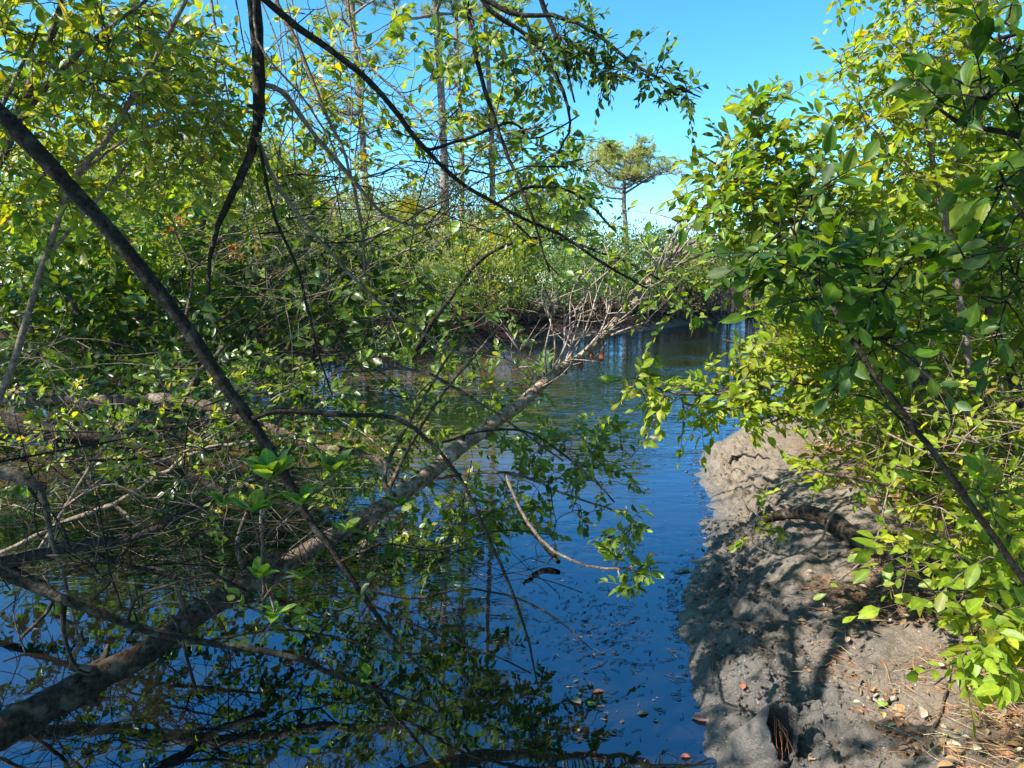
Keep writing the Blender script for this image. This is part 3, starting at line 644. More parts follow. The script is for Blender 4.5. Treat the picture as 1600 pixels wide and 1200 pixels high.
# dark leaning stem that crosses the whole left side
shrub('leaning_sapling', 'dark leaning stem crossing the left side from the upper left edge down to the water', 'tree',
      [[(-260, -60, 2.3, 40), (-60, 120, 2.45, 35), (0, 182, 2.5, 32), (110, 290, 2.6, 29), (210, 400, 2.7, 27), (300, 520, 2.8, 25), (385, 640, 2.9, 23), (445, 735, 2.95, 19), (500, 830, 3.0, 14), (560, 920, 3.05, 10), (620, 1005, 3.1, 7), (700, 1080, 3.15, 3)],
       [(395, 652, 2.9, 10), (450, 640, 2.95, 10), (540, 643, 3.0, 9), (620, 650, 3.05, 9), (670, 685, 3.1, 8), (720, 745, 3.1, 7), (770, 850, 3.1, 6), (815, 960, 3.1, 5), (840, 1070, 3.1, 3)],
       [(690, 690, 3.1, 5), (760, 672, 3.3, 5), (830, 676, 3.4, 4), (905, 730, 3.4, 4), (960, 785, 3.4, 3)],
       [(560, 915, 3.05, 5), (640, 930, 3.1, 5), (740, 918, 3.15, 4), (850, 950, 3.15, 4), (925, 1015, 3.15, 2.5)],
       [(570, 940, 3.05, 5), (680, 990, 3.1, 4), (760, 1020, 3.1, 3.5), (830, 1052, 3.1, 3)],
       [(530, 880, 3.0, 5), (600, 855, 3.1, 5), (680, 862, 3.2, 4), (780, 830, 3.3, 3.5), (860, 835, 3.4, 2.5)]],
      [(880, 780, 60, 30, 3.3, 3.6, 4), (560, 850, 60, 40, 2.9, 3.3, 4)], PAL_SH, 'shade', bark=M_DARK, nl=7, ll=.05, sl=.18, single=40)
# the low branch from the left edge, in front of the trunk
shrub('low_branch', 'dark crooked branch reaching in low over the water in front of the leaning trunk', 'branch',
      [[(-250, 800, 2.5, 26), (-40, 880, 2.6, 22), (30, 910, 2.65, 20), (130, 948, 2.7, 18), (250, 985, 2.75, 15), (380, 1008, 2.8, 12), (480, 1030, 2.85, 11), (560, 1065, 2.9, 9), (640, 1092, 2.95, 6), (682, 1112, 3.0, 4)],
       [(100, 938, 2.7, 10), (98, 990, 2.7, 8), (120, 1040, 2.75, 5), (140, 1052, 2.8, 4)], [(480, 1030, 2.85, 6), (500, 990, 2.8, 5), (520, 960, 2.8, 4), (560, 945, 2.8, 2)],
       [(200, 970, 2.7, 7), (215, 930, 2.65, 6), (280, 905, 2.6, 4), (330, 895, 2.6, 3)], [(330, 1000, 2.8, 5), (460, 985, 2.8, 5), (620, 1018, 2.8, 4), (690, 1012, 2.8, 2)]],
      [(590, 1070, 12, 14, 2.85, 2.95, 2), (420, 960, 40, 30, 2.7, 2.9, 4)], PAL_SH, 'shade', bark=M_DARK, nl=4, ll=.055, sl=.10, single=20)
# tree hanging down from the top: black stem, many dangling pale vines
vines = []
for k in range(12):
    x0 = 340 + 18 * k + rng.normal(0, 14); d = 3.0 + 1.1 * rng.random(); dx = rng.normal(80, 55); ln = 300 + 290 * rng.random(); w = 1.7 + 2.2 * rng.random(); c = rng.normal(0, 26)
    vines.append([(x0 - 22, -60, d, w + 1), (x0 + dx * .12 - c * .6, ln * .22, d + .05, w), (x0 + dx * .35 + c, ln * .48, d + .1, w * .9), (x0 + dx * .7 + c * 1.3, ln * .76, d + .12, w * .75), (x0 + dx + rng.normal(0, 20), ln, d + .15, w * .5)])
shrub('overhanging_tree', 'dark forked tree hanging down from the top edge with pale dangling vines', 'tree',
      [[(380, -160, 3.1, 24), (396, 0, 3.15, 21), (403, 110, 3.2, 19), (400, 190, 3.25, 17), (380, 262, 3.3, 13), (350, 325, 3.35, 10), (328, 390, 3.4, 7), (326, 460, 3.4, 4)],
       [(385, -30, 3.15, 11), (450, 30, 3.2, 11), (530, 88, 3.3, 10), (600, 155, 3.4, 9), (660, 232, 3.5, 8), (720, 288, 3.6, 7), (790, 325, 3.7, 5), (870, 365, 3.8, 5), (950, 420, 3.9, 4), (1010, 450, 4.0, 3)],
       [(400, 130, 3.2, 8), (440, 142, 3.3, 9), (480, 200, 3.4, 8), (540, 270, 3.5, 7), (600, 335, 3.6, 5), (660, 350, 3.7, 4), (710, 320, 3.8, 3)],
       [(420, -20, 3.4, 7), (460, 70, 3.45, 7), (500, 170, 3.5, 6), (540, 260, 3.55, 5), (560, 340, 3.6, 4), (570, 430, 3.6, 3)],
       [(665, 235, 3.5, 5), (740, 212, 3.6, 5), (800, 190, 3.7, 4), (835, 215, 3.8, 3), (905, 180, 3.9, 2.5)],
       [(770, 320, 3.7, 4), (830, 288, 3.8, 5), (900, 300, 3.9, 4), (960, 360, 4.0, 3)],
       [(400, 215, 3.25, 7), (440, 300, 3.4, 6), (520, 400, 3.5, 5), (600, 480, 3.6, 4), (700, 545, 3.7, 3), (760, 580, 3.8, 2)],
       [(408, 225, 3.25, 6), (430, 330, 3.4, 5), (470, 420, 3.5, 5), (495, 530, 3.55, 4), (520, 620, 3.6, 2.5)]] + vines,
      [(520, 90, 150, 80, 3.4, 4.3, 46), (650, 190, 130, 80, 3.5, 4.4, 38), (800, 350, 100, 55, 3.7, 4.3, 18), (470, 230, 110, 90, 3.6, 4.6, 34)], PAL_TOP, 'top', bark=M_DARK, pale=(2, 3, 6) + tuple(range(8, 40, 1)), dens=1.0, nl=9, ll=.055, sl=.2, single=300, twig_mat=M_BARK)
shrub('hanging_shrub', 'thin dark branches drooping from the top edge right of the middle with leafy ends', 'tree',
      [[(700, -140, 3.4, 10), (728, 0, 3.5, 8), (742, 80, 3.5, 8), (765, 165, 3.55, 7), (785, 225, 3.6, 6), (812, 290, 3.6, 6), (838, 360, 3.65, 4), (860, 425, 3.7, 3)],
       [(735, -40, 3.4, 9), (770, 20, 3.45, 8), (830, 62, 3.5, 7), (870, 120, 3.5, 6), (890, 190, 3.5, 4), (872, 240, 3.5, 3)],
       [(815, -60, 3.3, 9), (850, 15, 3.4, 8), (880, 90, 3.4, 5), (898, 160, 3.4, 3)]],
      [(770, 60, 95, 60, 3.4, 4.2, 42), (835, 110, 60, 50, 3.5, 4.2, 22), (870, 215, 45, 40, 3.5, 3.9, 11), (855, 285, 50, 40, 3.5, 4.2, 14), (790, 240, 60, 60, 3.5, 4.1, 14)], PAL_L, 'left', bark=M_DARK, dens=1.1, nl=9, ll=.05, sl=.17, single=260, twig_mat=M_BARK)
shrub('leafy_bough', 'single leafy bough stretched against the blue sky at top centre', 'branch',
      [[(640, -80, 3.2, 12), (745, -5, 3.3, 9), (800, 22, 3.3, 8), (868, 25, 3.3, 7), (930, 52, 3.3, 6), (990, 100, 3.3, 5), (1040, 132, 3.3, 4), (1095, 152, 3.3, 2)]],
      [(905, 55, 45, 30, 3.2, 3.5, 14), (960, 95, 35, 26, 3.2, 3.4, 13), (1020, 118, 30, 22, 3.2, 3.4, 9), (1062, 142, 26, 14, 3.25, 3.35, 6), (860, 60, 50, 30, 3.2, 3.6, 10)], PAL_SH, 'shade', bark=M_DARK, nl=9, ll=.042, ratio=.48, sl=.12, single=200, limb_name='only_branch')
shrub('mid_shrub', 'leafy branches in the middle right of the hanging stems, before the far pine', 'shrub',
      [[(640, 560, 6.4, 8), (700, 470, 6.2, 7), (760, 400, 6.0, 6), (850, 370, 5.8, 5), (960, 400, 5.6, 4), (1060, 450, 5.5, 3)], [(850, 375, 5.8, 4), (880, 320, 5.7, 3), (900, 270, 5.6, 2)]],
      [(885, 275, 38, 32, 5.2, 5.9, 16), (890, 345, 70, 36, 5.2, 6.0, 28), (975, 410, 50, 24, 5.2, 5.8, 14), (1055, 462, 50, 30, 4.9, 5.4, 14), (830, 330, 60, 40, 5.2, 6.2, 18)], PAL_L, 'left', dens=1.0, nl=9, ll=.07, sl=.24, single=260, bark=M_DARK)
# sunlit canopy at the upper left
shrub('canopy_tree', 'sunlit leafy tree filling the top left corner', 'tree',
      [[(-260, 760, 3.53, 40), (-150, 500, 3.42, 34), (-60, 330, 3.36, 28), (20, 200, 3.31, 20), (80, 60, 3.25, 12), (110, -60, 3.19, 8)], [(-40, 320, 3.36, 14), (60, 160, 2.96, 10), (150, 60, 2.85, 7), (230, 0, 2.79, 5)], [(0, 170, 3.19, 8), (25, 120, 2.85, 6), (60, 40, 2.74, 4)]],
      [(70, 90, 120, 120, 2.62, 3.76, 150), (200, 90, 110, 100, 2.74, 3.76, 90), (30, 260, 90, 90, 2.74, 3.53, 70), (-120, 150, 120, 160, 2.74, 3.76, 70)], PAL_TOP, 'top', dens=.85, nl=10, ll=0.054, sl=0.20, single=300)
shrub('silver_barked_tree', 'tree with a pale slanting trunk rising among the upper left leaves', 'tree',
      [[(-30, 700, 3.24, 12), (20, 560, 3.18, 11), (60, 430, 3.12, 10), (112, 285, 3.00, 9), (165, 215, 2.94, 9), (220, 115, 2.88, 8), (262, 40, 2.82, 7), (300, -20, 2.76, 6)], [(112, 285, 3.00, 6), (170, 240, 3.00, 5), (230, 200, 3.00, 4), (330, 170, 3.00, 3)], [(60, 420, 3.12, 6), (140, 330, 3.06, 6), (200, 255, 3.00, 4)]],
      [(280, 130, 110, 90, 3.13, 4.05, 95), (210, 240, 120, 80, 3.19, 4.17, 95), (330, 230, 80, 80, 3.19, 4.17, 55)], PAL_TOP, 'top', bark=M_PALE, dens=.95, nl=10, ll=0.048, sl=0.16, single=300)
shrub('shaded_shrub', 'deep green shaded shrub in the middle of the left side behind the dark stem', 'shrub',
      [[(180, 640, 11.47, 18), (220, 520, 11.65, 14), (300, 400, 11.84, 9), (330, 300, 11.84, 6)], [(200, 600, 11.47, 12), (120, 480, 11.84, 9), (60, 360, 12.03, 6)]],
      [(240, 350, 130, 80, 10.36, 13.69, 120), (90, 400, 110, 90, 10.36, 13.69, 100), (380, 350, 90, 90, 10.73, 14.06, 80), (450, 300, 60, 60, 10.73, 13.32, 30)], PAL_L, 'left', dens=1.25, nl=8, ratio=.5, ll=0.179, sl=0.45, single=280)
shrub('water_edge_shrub', 'dark shrub with dull leaves low on the left bank above the horizontal trunks', 'shrub',
      [[(100, 650, 11.20, 20), (160, 560, 11.20, 16), (240, 470, 11.20, 9), (280, 420, 11.20, 5)], [(120, 640, 11.20, 14), (60, 540, 11.52, 10), (20, 450, 11.52, 6)], [(160, 570, 11.20, 12), (300, 520, 10.88, 8), (400, 470, 10.88, 5)]],
      [(90, 510, 130, 70, 9.92, 13.44, 130), (270, 500, 120, 60, 9.92, 13.44, 110), (400, 460, 80, 70, 9.92, 12.80, 60), (160, 590, 160, 30, 8.96, 12.00, 60)], PAL_SH, 'shade', dens=1.15, nl=8, ratio=.5, ll=0.183, sl=0.46, single=250)
shrub('mangrove_shrub', 'shrub behind the hanging vines with clusters of upright dark leaves', 'shrub',
      [[(420, 620, 11.40, 16), (460, 520, 11.40, 12), (520, 430, 11.40, 8), (600, 360, 11.40, 5)], [(460, 520, 11.40, 8), (560, 480, 11.25, 7), (660, 470, 11.10, 5), (740, 460, 11.10, 3)]],
      [(500, 420, 90, 70, 9.90, 12.60, 55), (620, 400, 80, 50, 10.20, 12.30, 24), (560, 490, 130, 35, 9.30, 11.40, 34), (700, 500, 60, 30, 9.00, 10.50, 14)], PAL_SH, 'shade', dens=1.3, nl=8, ratio=.5, ll=0.200, sl=0.36, single=200)
shrub('red_leaved_vine', 'vine with a few red leaves hanging among the dark stems on the left', 'vine',
      [[(290, 500, 5.2, 5), (300, 420, 5.2, 4), (270, 350, 5.1, 3), (290, 330, 5.1, 2)], [(300, 420, 5.2, 3), (350, 390, 5.1, 3), (385, 375, 5.1, 2)]],
      [(278, 352, 14, 6, 4.95, 5.1, 3), (382, 388, 18, 9, 4.9, 5.1, 3)], palette([(3, (.30, .045, .02)), (1, (.4, .25, .03))]), 'red', nl=6, ll=.04, sl=.08, single=90, limb_name='only_branch')
# leafy shrub growing over the leaning trunk in the centre
shrub('creek_shrub', 'leafy shrub growing around the leaning trunk over the middle of the creek', 'shrub',
      [[(560, 870, 4.6, 10), (600, 780, 4.7, 8), (640, 700, 4.8, 6), (690, 620, 4.8, 5), (740, 560, 4.8, 4), (790, 500, 4.8, 3)],
       [(530, 580, 4.4, 4), (640, 575, 4.4, 5), (720, 610, 4.4, 5), (800, 660, 4.4, 4), (880, 720, 4.4, 3)],
       [(620, 760, 4.7, 6), (720, 740, 4.5, 5), (800, 740, 4.4, 5), (880, 770, 4.3, 4), (960, 800, 4.2, 3), (1010, 825, 4.2, 2)]],
      [(790, 585, 70, 35, 5.1, 5.6, 16), (690, 610, 90, 40, 5.0, 5.8, 24), (640, 690, 120, 45, 4.9, 5.8, 34), (850, 690, 80, 36, 4.6, 5.2, 24), (900, 730, 80, 45, 4.3, 4.9, 24), (570, 760, 100, 40, 4.6, 5.4, 26), (690, 810, 120, 40, 4.4, 5.2, 40), (780, 790, 90, 40, 4.2, 4.9, 24), (960, 700, 45, 30, 4.2, 4.6, 6), (790, 485, 18, 14, 4.5, 4.7, 4), (500, 620, 60, 50, 4.6, 5.4, 14), (560, 700, 90, 60, 4.6, 5.6, 26)],
      PAL_L, 'left', dens=.95, nl=10, ll=.064, sl=.21, single=300)
shrub('seedling_branch', 'thin pale branch with bright leaves curving over the open water at centre', 'branch',
      [[(790, 740, 3.3, 5), (815, 800, 3.2, 5), (850, 850, 3.15, 5), (900, 880, 3.1, 4.5), (960, 888, 3.1, 4), (1010, 878, 3.1, 3), (1045, 880, 3.1, 1.5)],
       [(960, 888, 3.1, 3), (975, 855, 3.1, 3), (985, 815, 3.1, 2), (978, 790, 3.1, 1.5)], [(965, 890, 3.1, 3), (980, 915, 3.1, 2), (995, 930, 3.1, 1.5)]],
      [(985, 815, 14, 22, 3.0, 3.15, 6), (970, 865, 18, 14, 3.0, 3.15, 5), (1000, 885, 20, 8, 3.05, 3.1, 4), (985, 915, 10, 12, 3.05, 3.1, 3)], PAL_L, 'left', bark=M_PALE, nl=5, ll=.05, sl=.09, single=120, limb_name='only_branch')
shrub('sunlit_sprig_shrub', 'low shrub with bright yellow-green sprigs in front of the horizontal trunks', 'shrub',
      [[(60, 860, 3.9, 6), (110, 780, 3.9, 5), (165, 700, 3.8, 5), (240, 650, 3.8, 4), (260, 620, 3.8, 3)], [(100, 790, 3.9, 4), (190, 740, 3.8, 4), (300, 700, 3.8, 3), (400, 640, 3.8, 3), (470, 600, 3.8, 2)]],
      [(245, 610, 30, 24, 3.6, 3.9, 9), (180, 665, 45, 20, 3.6, 3.9, 10), (60, 630, 70, 40, 3.6, 4.4, 14), (190, 715, 70, 25, 3.6, 4.2, 12), (100, 700, 90, 50, 3.8, 4.6, 16), (430, 580, 50, 25, 3.8, 4.4, 9), (330, 780, 60, 50, 3.4, 4.2, 12), (330, 640, 80, 50, 4.0, 4.8, 16)], PAL_TOP, 'top', dens=.9, nl=8, ll=.045, sl=.16, single=260, bark=M_PALE)

shrub('bankside_shrub', 'dark leafy shrub hanging low over the water between the horizontal logs', 'shrub',
      [[(-60, 700, 5.8, 12), (100, 660, 5.7, 9), (250, 640, 5.6, 7), (400, 640, 5.5, 5), (520, 650, 5.4, 3)], [(100, 660, 5.7, 6), (200, 600, 5.7, 5), (330, 560, 5.7, 3)]],
      [(120, 640, 150, 45, 5.2, 6.2, 60), (330, 600, 130, 40, 5.2, 6.2, 50), (300, 700, 200, 45, 4.8, 5.8, 70), (480, 660, 80, 50, 4.8, 5.6, 30), (80, 740, 120, 40, 4.8, 5.6, 26), (560, 560, 70, 24, 5.2, 6.2, 16)], PAL_SH, 'shade', bark=M_DARK, dens=.85, nl=10, ll=.075, sl=.25, single=200)
# the glossy rosette of big leaves at the left of the middle
def rosette_plant():
    base = pt(430, 870, 2.75); root = thing('mangrove_sprig', 'sprig of large glossy mangrove leaves lit in front of the leaning stem', 'plant', tuple(base))
    stems = [[(412, 960, 2.75, 6), (410, 880, 2.7, 6), (412, 820, 2.65, 5), (418, 770, 2.6, 5), (420, 752, 2.6, 4)], [(412, 840, 2.68, 5), (460, 790, 2.65, 4), (505, 758, 2.6, 4), (520, 745, 2.6, 3)], [(410, 860, 2.7, 4), (398, 820, 2.65, 3), (392, 795, 2.62, 3)], [(411, 900, 2.72, 4), (430, 960, 2.72, 4), (405, 1000, 2.72, 3)], [(411, 940, 2.72, 4), (440, 905, 2.72, 4), (470, 900, 2.72, 3)]]
    for i, s in enumerate(stems):
        x = limb(s, .003); m = MB(); tubes(m, x[None, :, :3], x[None, :, 3], 6); m.build('stem', M_BARK, root)
    pal = palette([(3, (.10, .18, .03)), (2, (.17, .26, .05)), (1, (.06, .12, .02))]); vs = variants('rosette', M_LEAF, pal)
    for (px, py, d, n, L, lift) in [(420, 752, 2.6, 12, .125, .55), (520, 745, 2.6, 9, .105, .8), (395, 800, 2.6, 9, .10, .2), (470, 790, 2.62, 7, .09, .4), (540, 830, 2.9, 6, .08, .2), (405, 905, 2.7, 7, .08, .5), (430, 960, 2.72, 10, .075, -.1), (470, 905, 2.72, 6, .07, .3), (350, 790, 2.9, 6, .09, .3), (620, 790, 3.4, 6, .1, .2), (575, 1068, 2.9, 3, .09, .2)]:
        c = pt(px, py, d)
        for k in range(n):
            a = 2.4 * k + rng.normal(0, .2); dr = nrm(np.array([math.cos(a), math.sin(a), lift * 1.3 + .2 + .5 * (k / n) + rng.normal(0, .15)])); z = nrm(np.array([-math.cos(a) * lift, -math.sin(a) * lift, 1.]) + rng.normal(0, .2, 3))
            y = nrm(np.cross(z, dr)); z = np.cross(dr, y); l = L * (.75 + .4 * rng.random()); w = l * .46
            o = bpy.data.objects.new('leaf', random.choice(vs)); C.objects.link(o); o.parent = root; M = np.eye(4); M[:3, 0] = dr * l; M[:3, 1] = y * w; M[:3, 2] = z * l; M[:3, 3] = c - base; o.matrix_basis = Matrix(M.tolist())
rosette_plant()

# horizontal dark trunks over the left water
def low_trunk(label, specs, m=M_DARK):
    L = [limb(s, .012) for s in specs]; root = thing('fallen_log', label, 'log', tuple(L[0][0, :3]))
    for i, x in enumerate(L):
        b = MB(); tubes(b, x[None, :, :3], x[None, :, 3], 10 if i == 0 else 6); b.build('trunk' if i == 0 else 'branch', m, root)
low_trunk('dark horizontal trunk lying across the left water, uppermost of three', [[(-200, 590, 5.2, 24), (0, 622, 5.2, 22), (130, 626, 5.2, 19), (290, 632, 5.1, 19), (400, 655, 5.0, 16), (500, 690, 4.9, 14), (600, 715, 4.8, 9), (640, 760, 4.8, 5)], [(290, 632, 5.1, 12), (310, 590, 5.2, 9), (350, 540, 5.3, 6)]], M_BARK)
low_trunk('thick shaded trunk slanting below the uppermost one at the left edge', [[(-220, 610, 4.4, 34), (0, 655, 4.4, 30), (90, 672, 4.4, 26), (200, 690, 4.5, 18), (300, 740, 4.6, 13), (400, 790, 4.6, 8)], [(60, 665, 4.4, 12), (100, 720, 4.3, 9), (160, 780, 4.2, 5)]])
low_trunk('grey knobbly branch end at the left edge above the water', [[(-200, 690, 3.2, 30), (-60, 705, 3.2, 26), (0, 728, 3.2, 24), (50, 750, 3.2, 18), (72, 760, 3.2, 12)], [(62, 752, 3.2, 10), (75, 800, 3.2, 9), (85, 860, 3.2, 7), (110, 930, 3.2, 5), (125, 1010, 3.2, 4)]], M_BARK)
low_trunk('shaded trunk end pointing right just above the left water', [[(-250, 860, 3.9, 30), (-20, 870, 3.9, 26), (110, 850, 3.9, 18), (220, 830, 3.9, 12), (330, 780, 3.9, 8), (460, 730, 3.9, 4)], [(110, 850, 3.9, 9), (180, 880, 3.9, 8), (290, 905, 3.9, 6), (400, 900, 3.9, 3)], [(-20, 870, 3.9, 10), (80, 930, 3.8, 8), (30, 1000, 3.8, 5)]])
low_trunk('slim grey branch curving down to the left water', [[(-30, 880, 4.0, 6), (60, 830, 4.0, 7), (180, 790, 4.0, 7), (260, 740, 4.0, 6), (330, 700, 4.0, 5), (450, 680, 4.0, 4)], [(180, 790, 4.0, 5), (220, 820, 3.9, 4), (300, 815, 3.9, 3)]], M_PALE)
# tangles of bare twigs
def tangle(label, blobs, starts, m, w0, w1, seed, lmin=.5, lmax=1.4):
    r = np.random.default_rng(seed); P0 = blob_pts(blobs); root = thing('bare_twig_tangle', label, 'twigs', tuple(P0[0]))
    mb = MB(); M = len(P0); D = nrm(np.stack([r.normal(0, 1, M), r.normal(0, .5, M), r.normal(-.05, .45, M)], 1)); L = (lmin + (lmax - lmin) * r.random(M))[:, None]
    t = np.linspace(0, 1, 9)[None, :, None]; b1 = r.normal(0, .16, (M, 1, 3)); b2 = r.normal(0, .05, (M, 1, 3))
    P = P0[:, None] + (D[:, None] * (t - .5) + b1 * (t - .5) ** 2 * 4 * .6 + b2 * np.sin(t * 9)) * L[:, None]
    P[..., 2] = np.maximum(P[..., 2], -.05)
    w = (w0 + (w1 - w0) * r.random((M, 1))); tubes(mb, P, w * np.linspace(1, .4, 9)[None], 4)
    S_ = []; W_ = []
    for i in range(M):
        for k in range(4):
            q = P[i, r.integers(2, 8)]; d = nrm(D[i] + r.normal(0, .8, 3)); l = L[i, 0] * (.2 + .3 * r.random())
            S_.append(spline([q, q + d * l * .5 + r.normal(0, .03 * l, 3), q + d * l + r.normal(0, .08 * l, 3)], 5)); W_.append(np.linspace(w[i, 0] * .55, w[i, 0] * .25, 5))
    S_ = np.array(S_); tubes(mb, S_, np.array(W_), 3); mb.build('twigs', m, root, 'stuff')
tangle('tangle of dark bare twigs over the water at the lower left', [(110, 840, 180, 90, 3.0, 4.6, 34), (330, 860, 120, 70, 3.2, 4.4, 16), (100, 720, 150, 80, 3.6, 5.2, 22), (350, 720, 120, 70, 3.8, 5, 12)], None, M_DARK, .003, .006, 3)
tangle('pale bare twigs caught among the dark ones at the lower left', [(170, 790, 190, 90, 3.0, 4.6, 22), (450, 790, 110, 80, 3.2, 4.2, 8), (100, 600, 150, 90, 4.0, 6, 16)], None, M_PALE, .002, .0045, 5, .4, 1.1)
tangle('wiry bare twigs between the hanging vines and the far bank', [(460, 350, 140, 150, 3.6, 6, 36), (600, 250, 140, 110, 3.8, 6, 16), (640, 420, 130, 90, 4, 6.5, 12)], None, M_PALE, .0022, .0048, 7, .5, 1.5)
tangle('dark wiry twigs crossing the light ones at upper centre', [(500, 260, 180, 180, 3.4, 6, 30), (740, 300, 120, 130, 3.5, 5.5, 8), (520, 520, 150, 80, 4, 6, 16)], None, M_DARK, .0022, .005, 9, .5, 1.5)
tangle('fine dead twigs dipping into the middle water below the leaning trunk', [(620, 900, 170, 90, 3.0, 4.0, 24), (730, 860, 110, 60, 3.4, 4.2, 12)], None, M_DARK, .0016, .003, 11, .3, .8)

# ------------------------------------------------------------------ right bank thicket
shrub('dark_leaved_branch', 'branch of large dark shaded leaves in the near right foreground', 'branch',
      [[(1760, 1080, 2.1, 16), (1620, 930, 2.0, 14), (1540, 815, 1.95, 13), (1480, 735, 1.9, 12), (1420, 655, 1.9, 11), (1370, 590, 1.9, 10), (1325, 520, 1.9, 9), (1290, 465, 1.9, 7), (1262, 425, 1.9, 5), (1235, 350, 1.9, 3)],
       [(1445, 690, 1.9, 6), (1380, 630, 2.0, 5), (1300, 608, 2.1, 4), (1200, 594, 2.2, 3)], [(1340, 540, 1.9, 6), (1380, 460, 1.95, 5), (1430, 400, 2.0, 4)]],
      [(1240, 330, 60, 50, 1.85, 2.1, 8), (1290, 430, 90, 60, 1.8, 2.1, 14), (1380, 450, 100, 80, 1.8, 2.2, 18), (1250, 400, 50, 40, 1.8, 2.0, 6), (1350, 540, 80, 50, 1.8, 2.1, 7), (1215, 375, 35, 30, 1.9, 2.1, 4)], PAL_RD, 'dark', leafmat=M_PEPPER, bark=M_DARK, dens=1.2, nl=8, ll=.060, ratio=.5, sl=.17, single=260)
shrub('corner_branch', 'shadowy branch of broad leaves entering at the upper right edge', 'branch',
      [[(1820, 330, 1.6, 14), (1660, 240, 1.6, 12), (1580, 212, 1.6, 9), (1500, 190, 1.6, 7), (1455, 160, 1.6, 4)], [(1800, 520, 1.7, 12), (1650, 400, 1.65, 9), (1590, 330, 1.6, 6), (1560, 260, 1.6, 4)], [(1820, 60, 1.6, 10), (1650, 40, 1.6, 8), (1560, 60, 1.6, 5)]],
      [(1530, 170, 60, 50, 1.5, 1.7, 9), (1580, 70, 50, 60, 1.5, 1.7, 10), (1590, 290, 40, 70, 1.5, 1.75, 9), (1560, 430, 60, 70, 1.6, 1.9, 10), (1660, 200, 60, 200, 1.5, 1.9, 16)], PAL_RD, 'dark', leafmat=M_PEPPER, bark=M_DARK, dens=1.2, nl=6, ll=.066, ratio=.5, sl=.16, single=130, limb_name='only_branch')
shrub('upright_shrub', 'tall light green shrub with a pale stem at the upper right against the sky', 'shrub',
      [[(1560, 900, 3.7, 16), (1530, 700, 3.6, 14), (1500, 500, 3.5, 12), (1476, 330, 3.4, 10), (1455, 230, 3.35, 8), (1435, 130, 3.3, 6), (1415, 30, 3.3, 4), (1400, -60, 3.3, 3)], [(1476, 330, 3.4, 6), (1400, 230, 3.4, 5), (1330, 150, 3.4, 3)], [(1470, 300, 3.4, 6), (1530, 180, 3.5, 5), (1580, 60, 3.5, 3)]],
      [(1420, 100, 75, 100, 3.1, 3.7, 46), (1510, 60, 80, 80, 3.2, 3.9, 36), (1340, 195, 45, 40, 3.1, 3.5, 14), (1450, 230, 90, 60, 3.1, 3.7, 40), (1560, 180, 60, 90, 3.3, 4, 36), (1330, 100, 22, 30, 3.2, 3.4, 5), (1420, -60, 140, 60, 3.2, 3.9, 30)], PAL_RB, 'bright', leafmat=M_PEPPER, bark=M_PALE, nl=8, ll=.056, ratio=.5, sl=.2, single=290)
shrub('arching_shrub', 'green shrub arching out from the thicket into the sky right of the far pine', 'shrub',
      [[(1640, 900, 3.6, 22), (1520, 720, 3.5, 18), (1420, 560, 3.4, 14), (1320, 430, 3.3, 10), (1220, 330, 3.2, 7), (1140, 270, 3.15, 5), (1090, 240, 3.1, 3)], [(1250, 350, 3.2, 6), (1230, 270, 3.2, 5), (1190, 190, 3.2, 3)], [(1420, 560, 3.4, 8), (1340, 380, 3.4, 6), (1290, 290, 3.4, 4)]],
      [(1125, 290, 45, 45, 2.9, 3.3, 22), (1190, 230, 45, 40, 3.0, 3.4, 20), (1170, 345, 55, 42, 2.9, 3.4, 26), (1250, 290, 70, 60, 3.0, 3.6, 40), (1190, 175, 22, 18, 3.1, 3.3, 6), (1290, 370, 90, 60, 3.0, 3.7, 44)], PAL_R, 'right', leafmat=M_PEPPER, nl=8, ll=.057, ratio=.5, sl=.18, single=290)
shrub('sunlit_thicket', 'dense sunlit yellow-green shrub filling the right side at eye level', 'shrub',
      [[(1700, 950, 4.4, 24), (1620, 720, 4.3, 20), (1560, 520, 4.2, 14), (1500, 360, 4.1, 8), (1470, 280, 4.0, 5)], [(1620, 720, 4.3, 12), (1480, 600, 4.2, 9), (1360, 520, 4.0, 6), (1250, 480, 3.9, 4)], [(1640, 780, 4.3, 12), (1700, 500, 4.4, 9), (1720, 250, 4.4, 5)]],
      [(1420, 340, 130, 70, 3.7, 4.7, 90), (1540, 330, 90, 110, 3.8, 4.8, 80), (1400, 470, 150, 80, 3.7, 4.9, 110), (1530, 520, 90, 100, 3.8, 4.8, 80), (1310, 500, 70, 60, 3.8, 4.6, 46), (1700, 350, 100, 250, 3.8, 5, 90)], PAL_RB, 'bright', leafmat=M_PEPPER, dens=1.7, nl=9, ll=.060, ratio=.5, sl=.24, single=290)
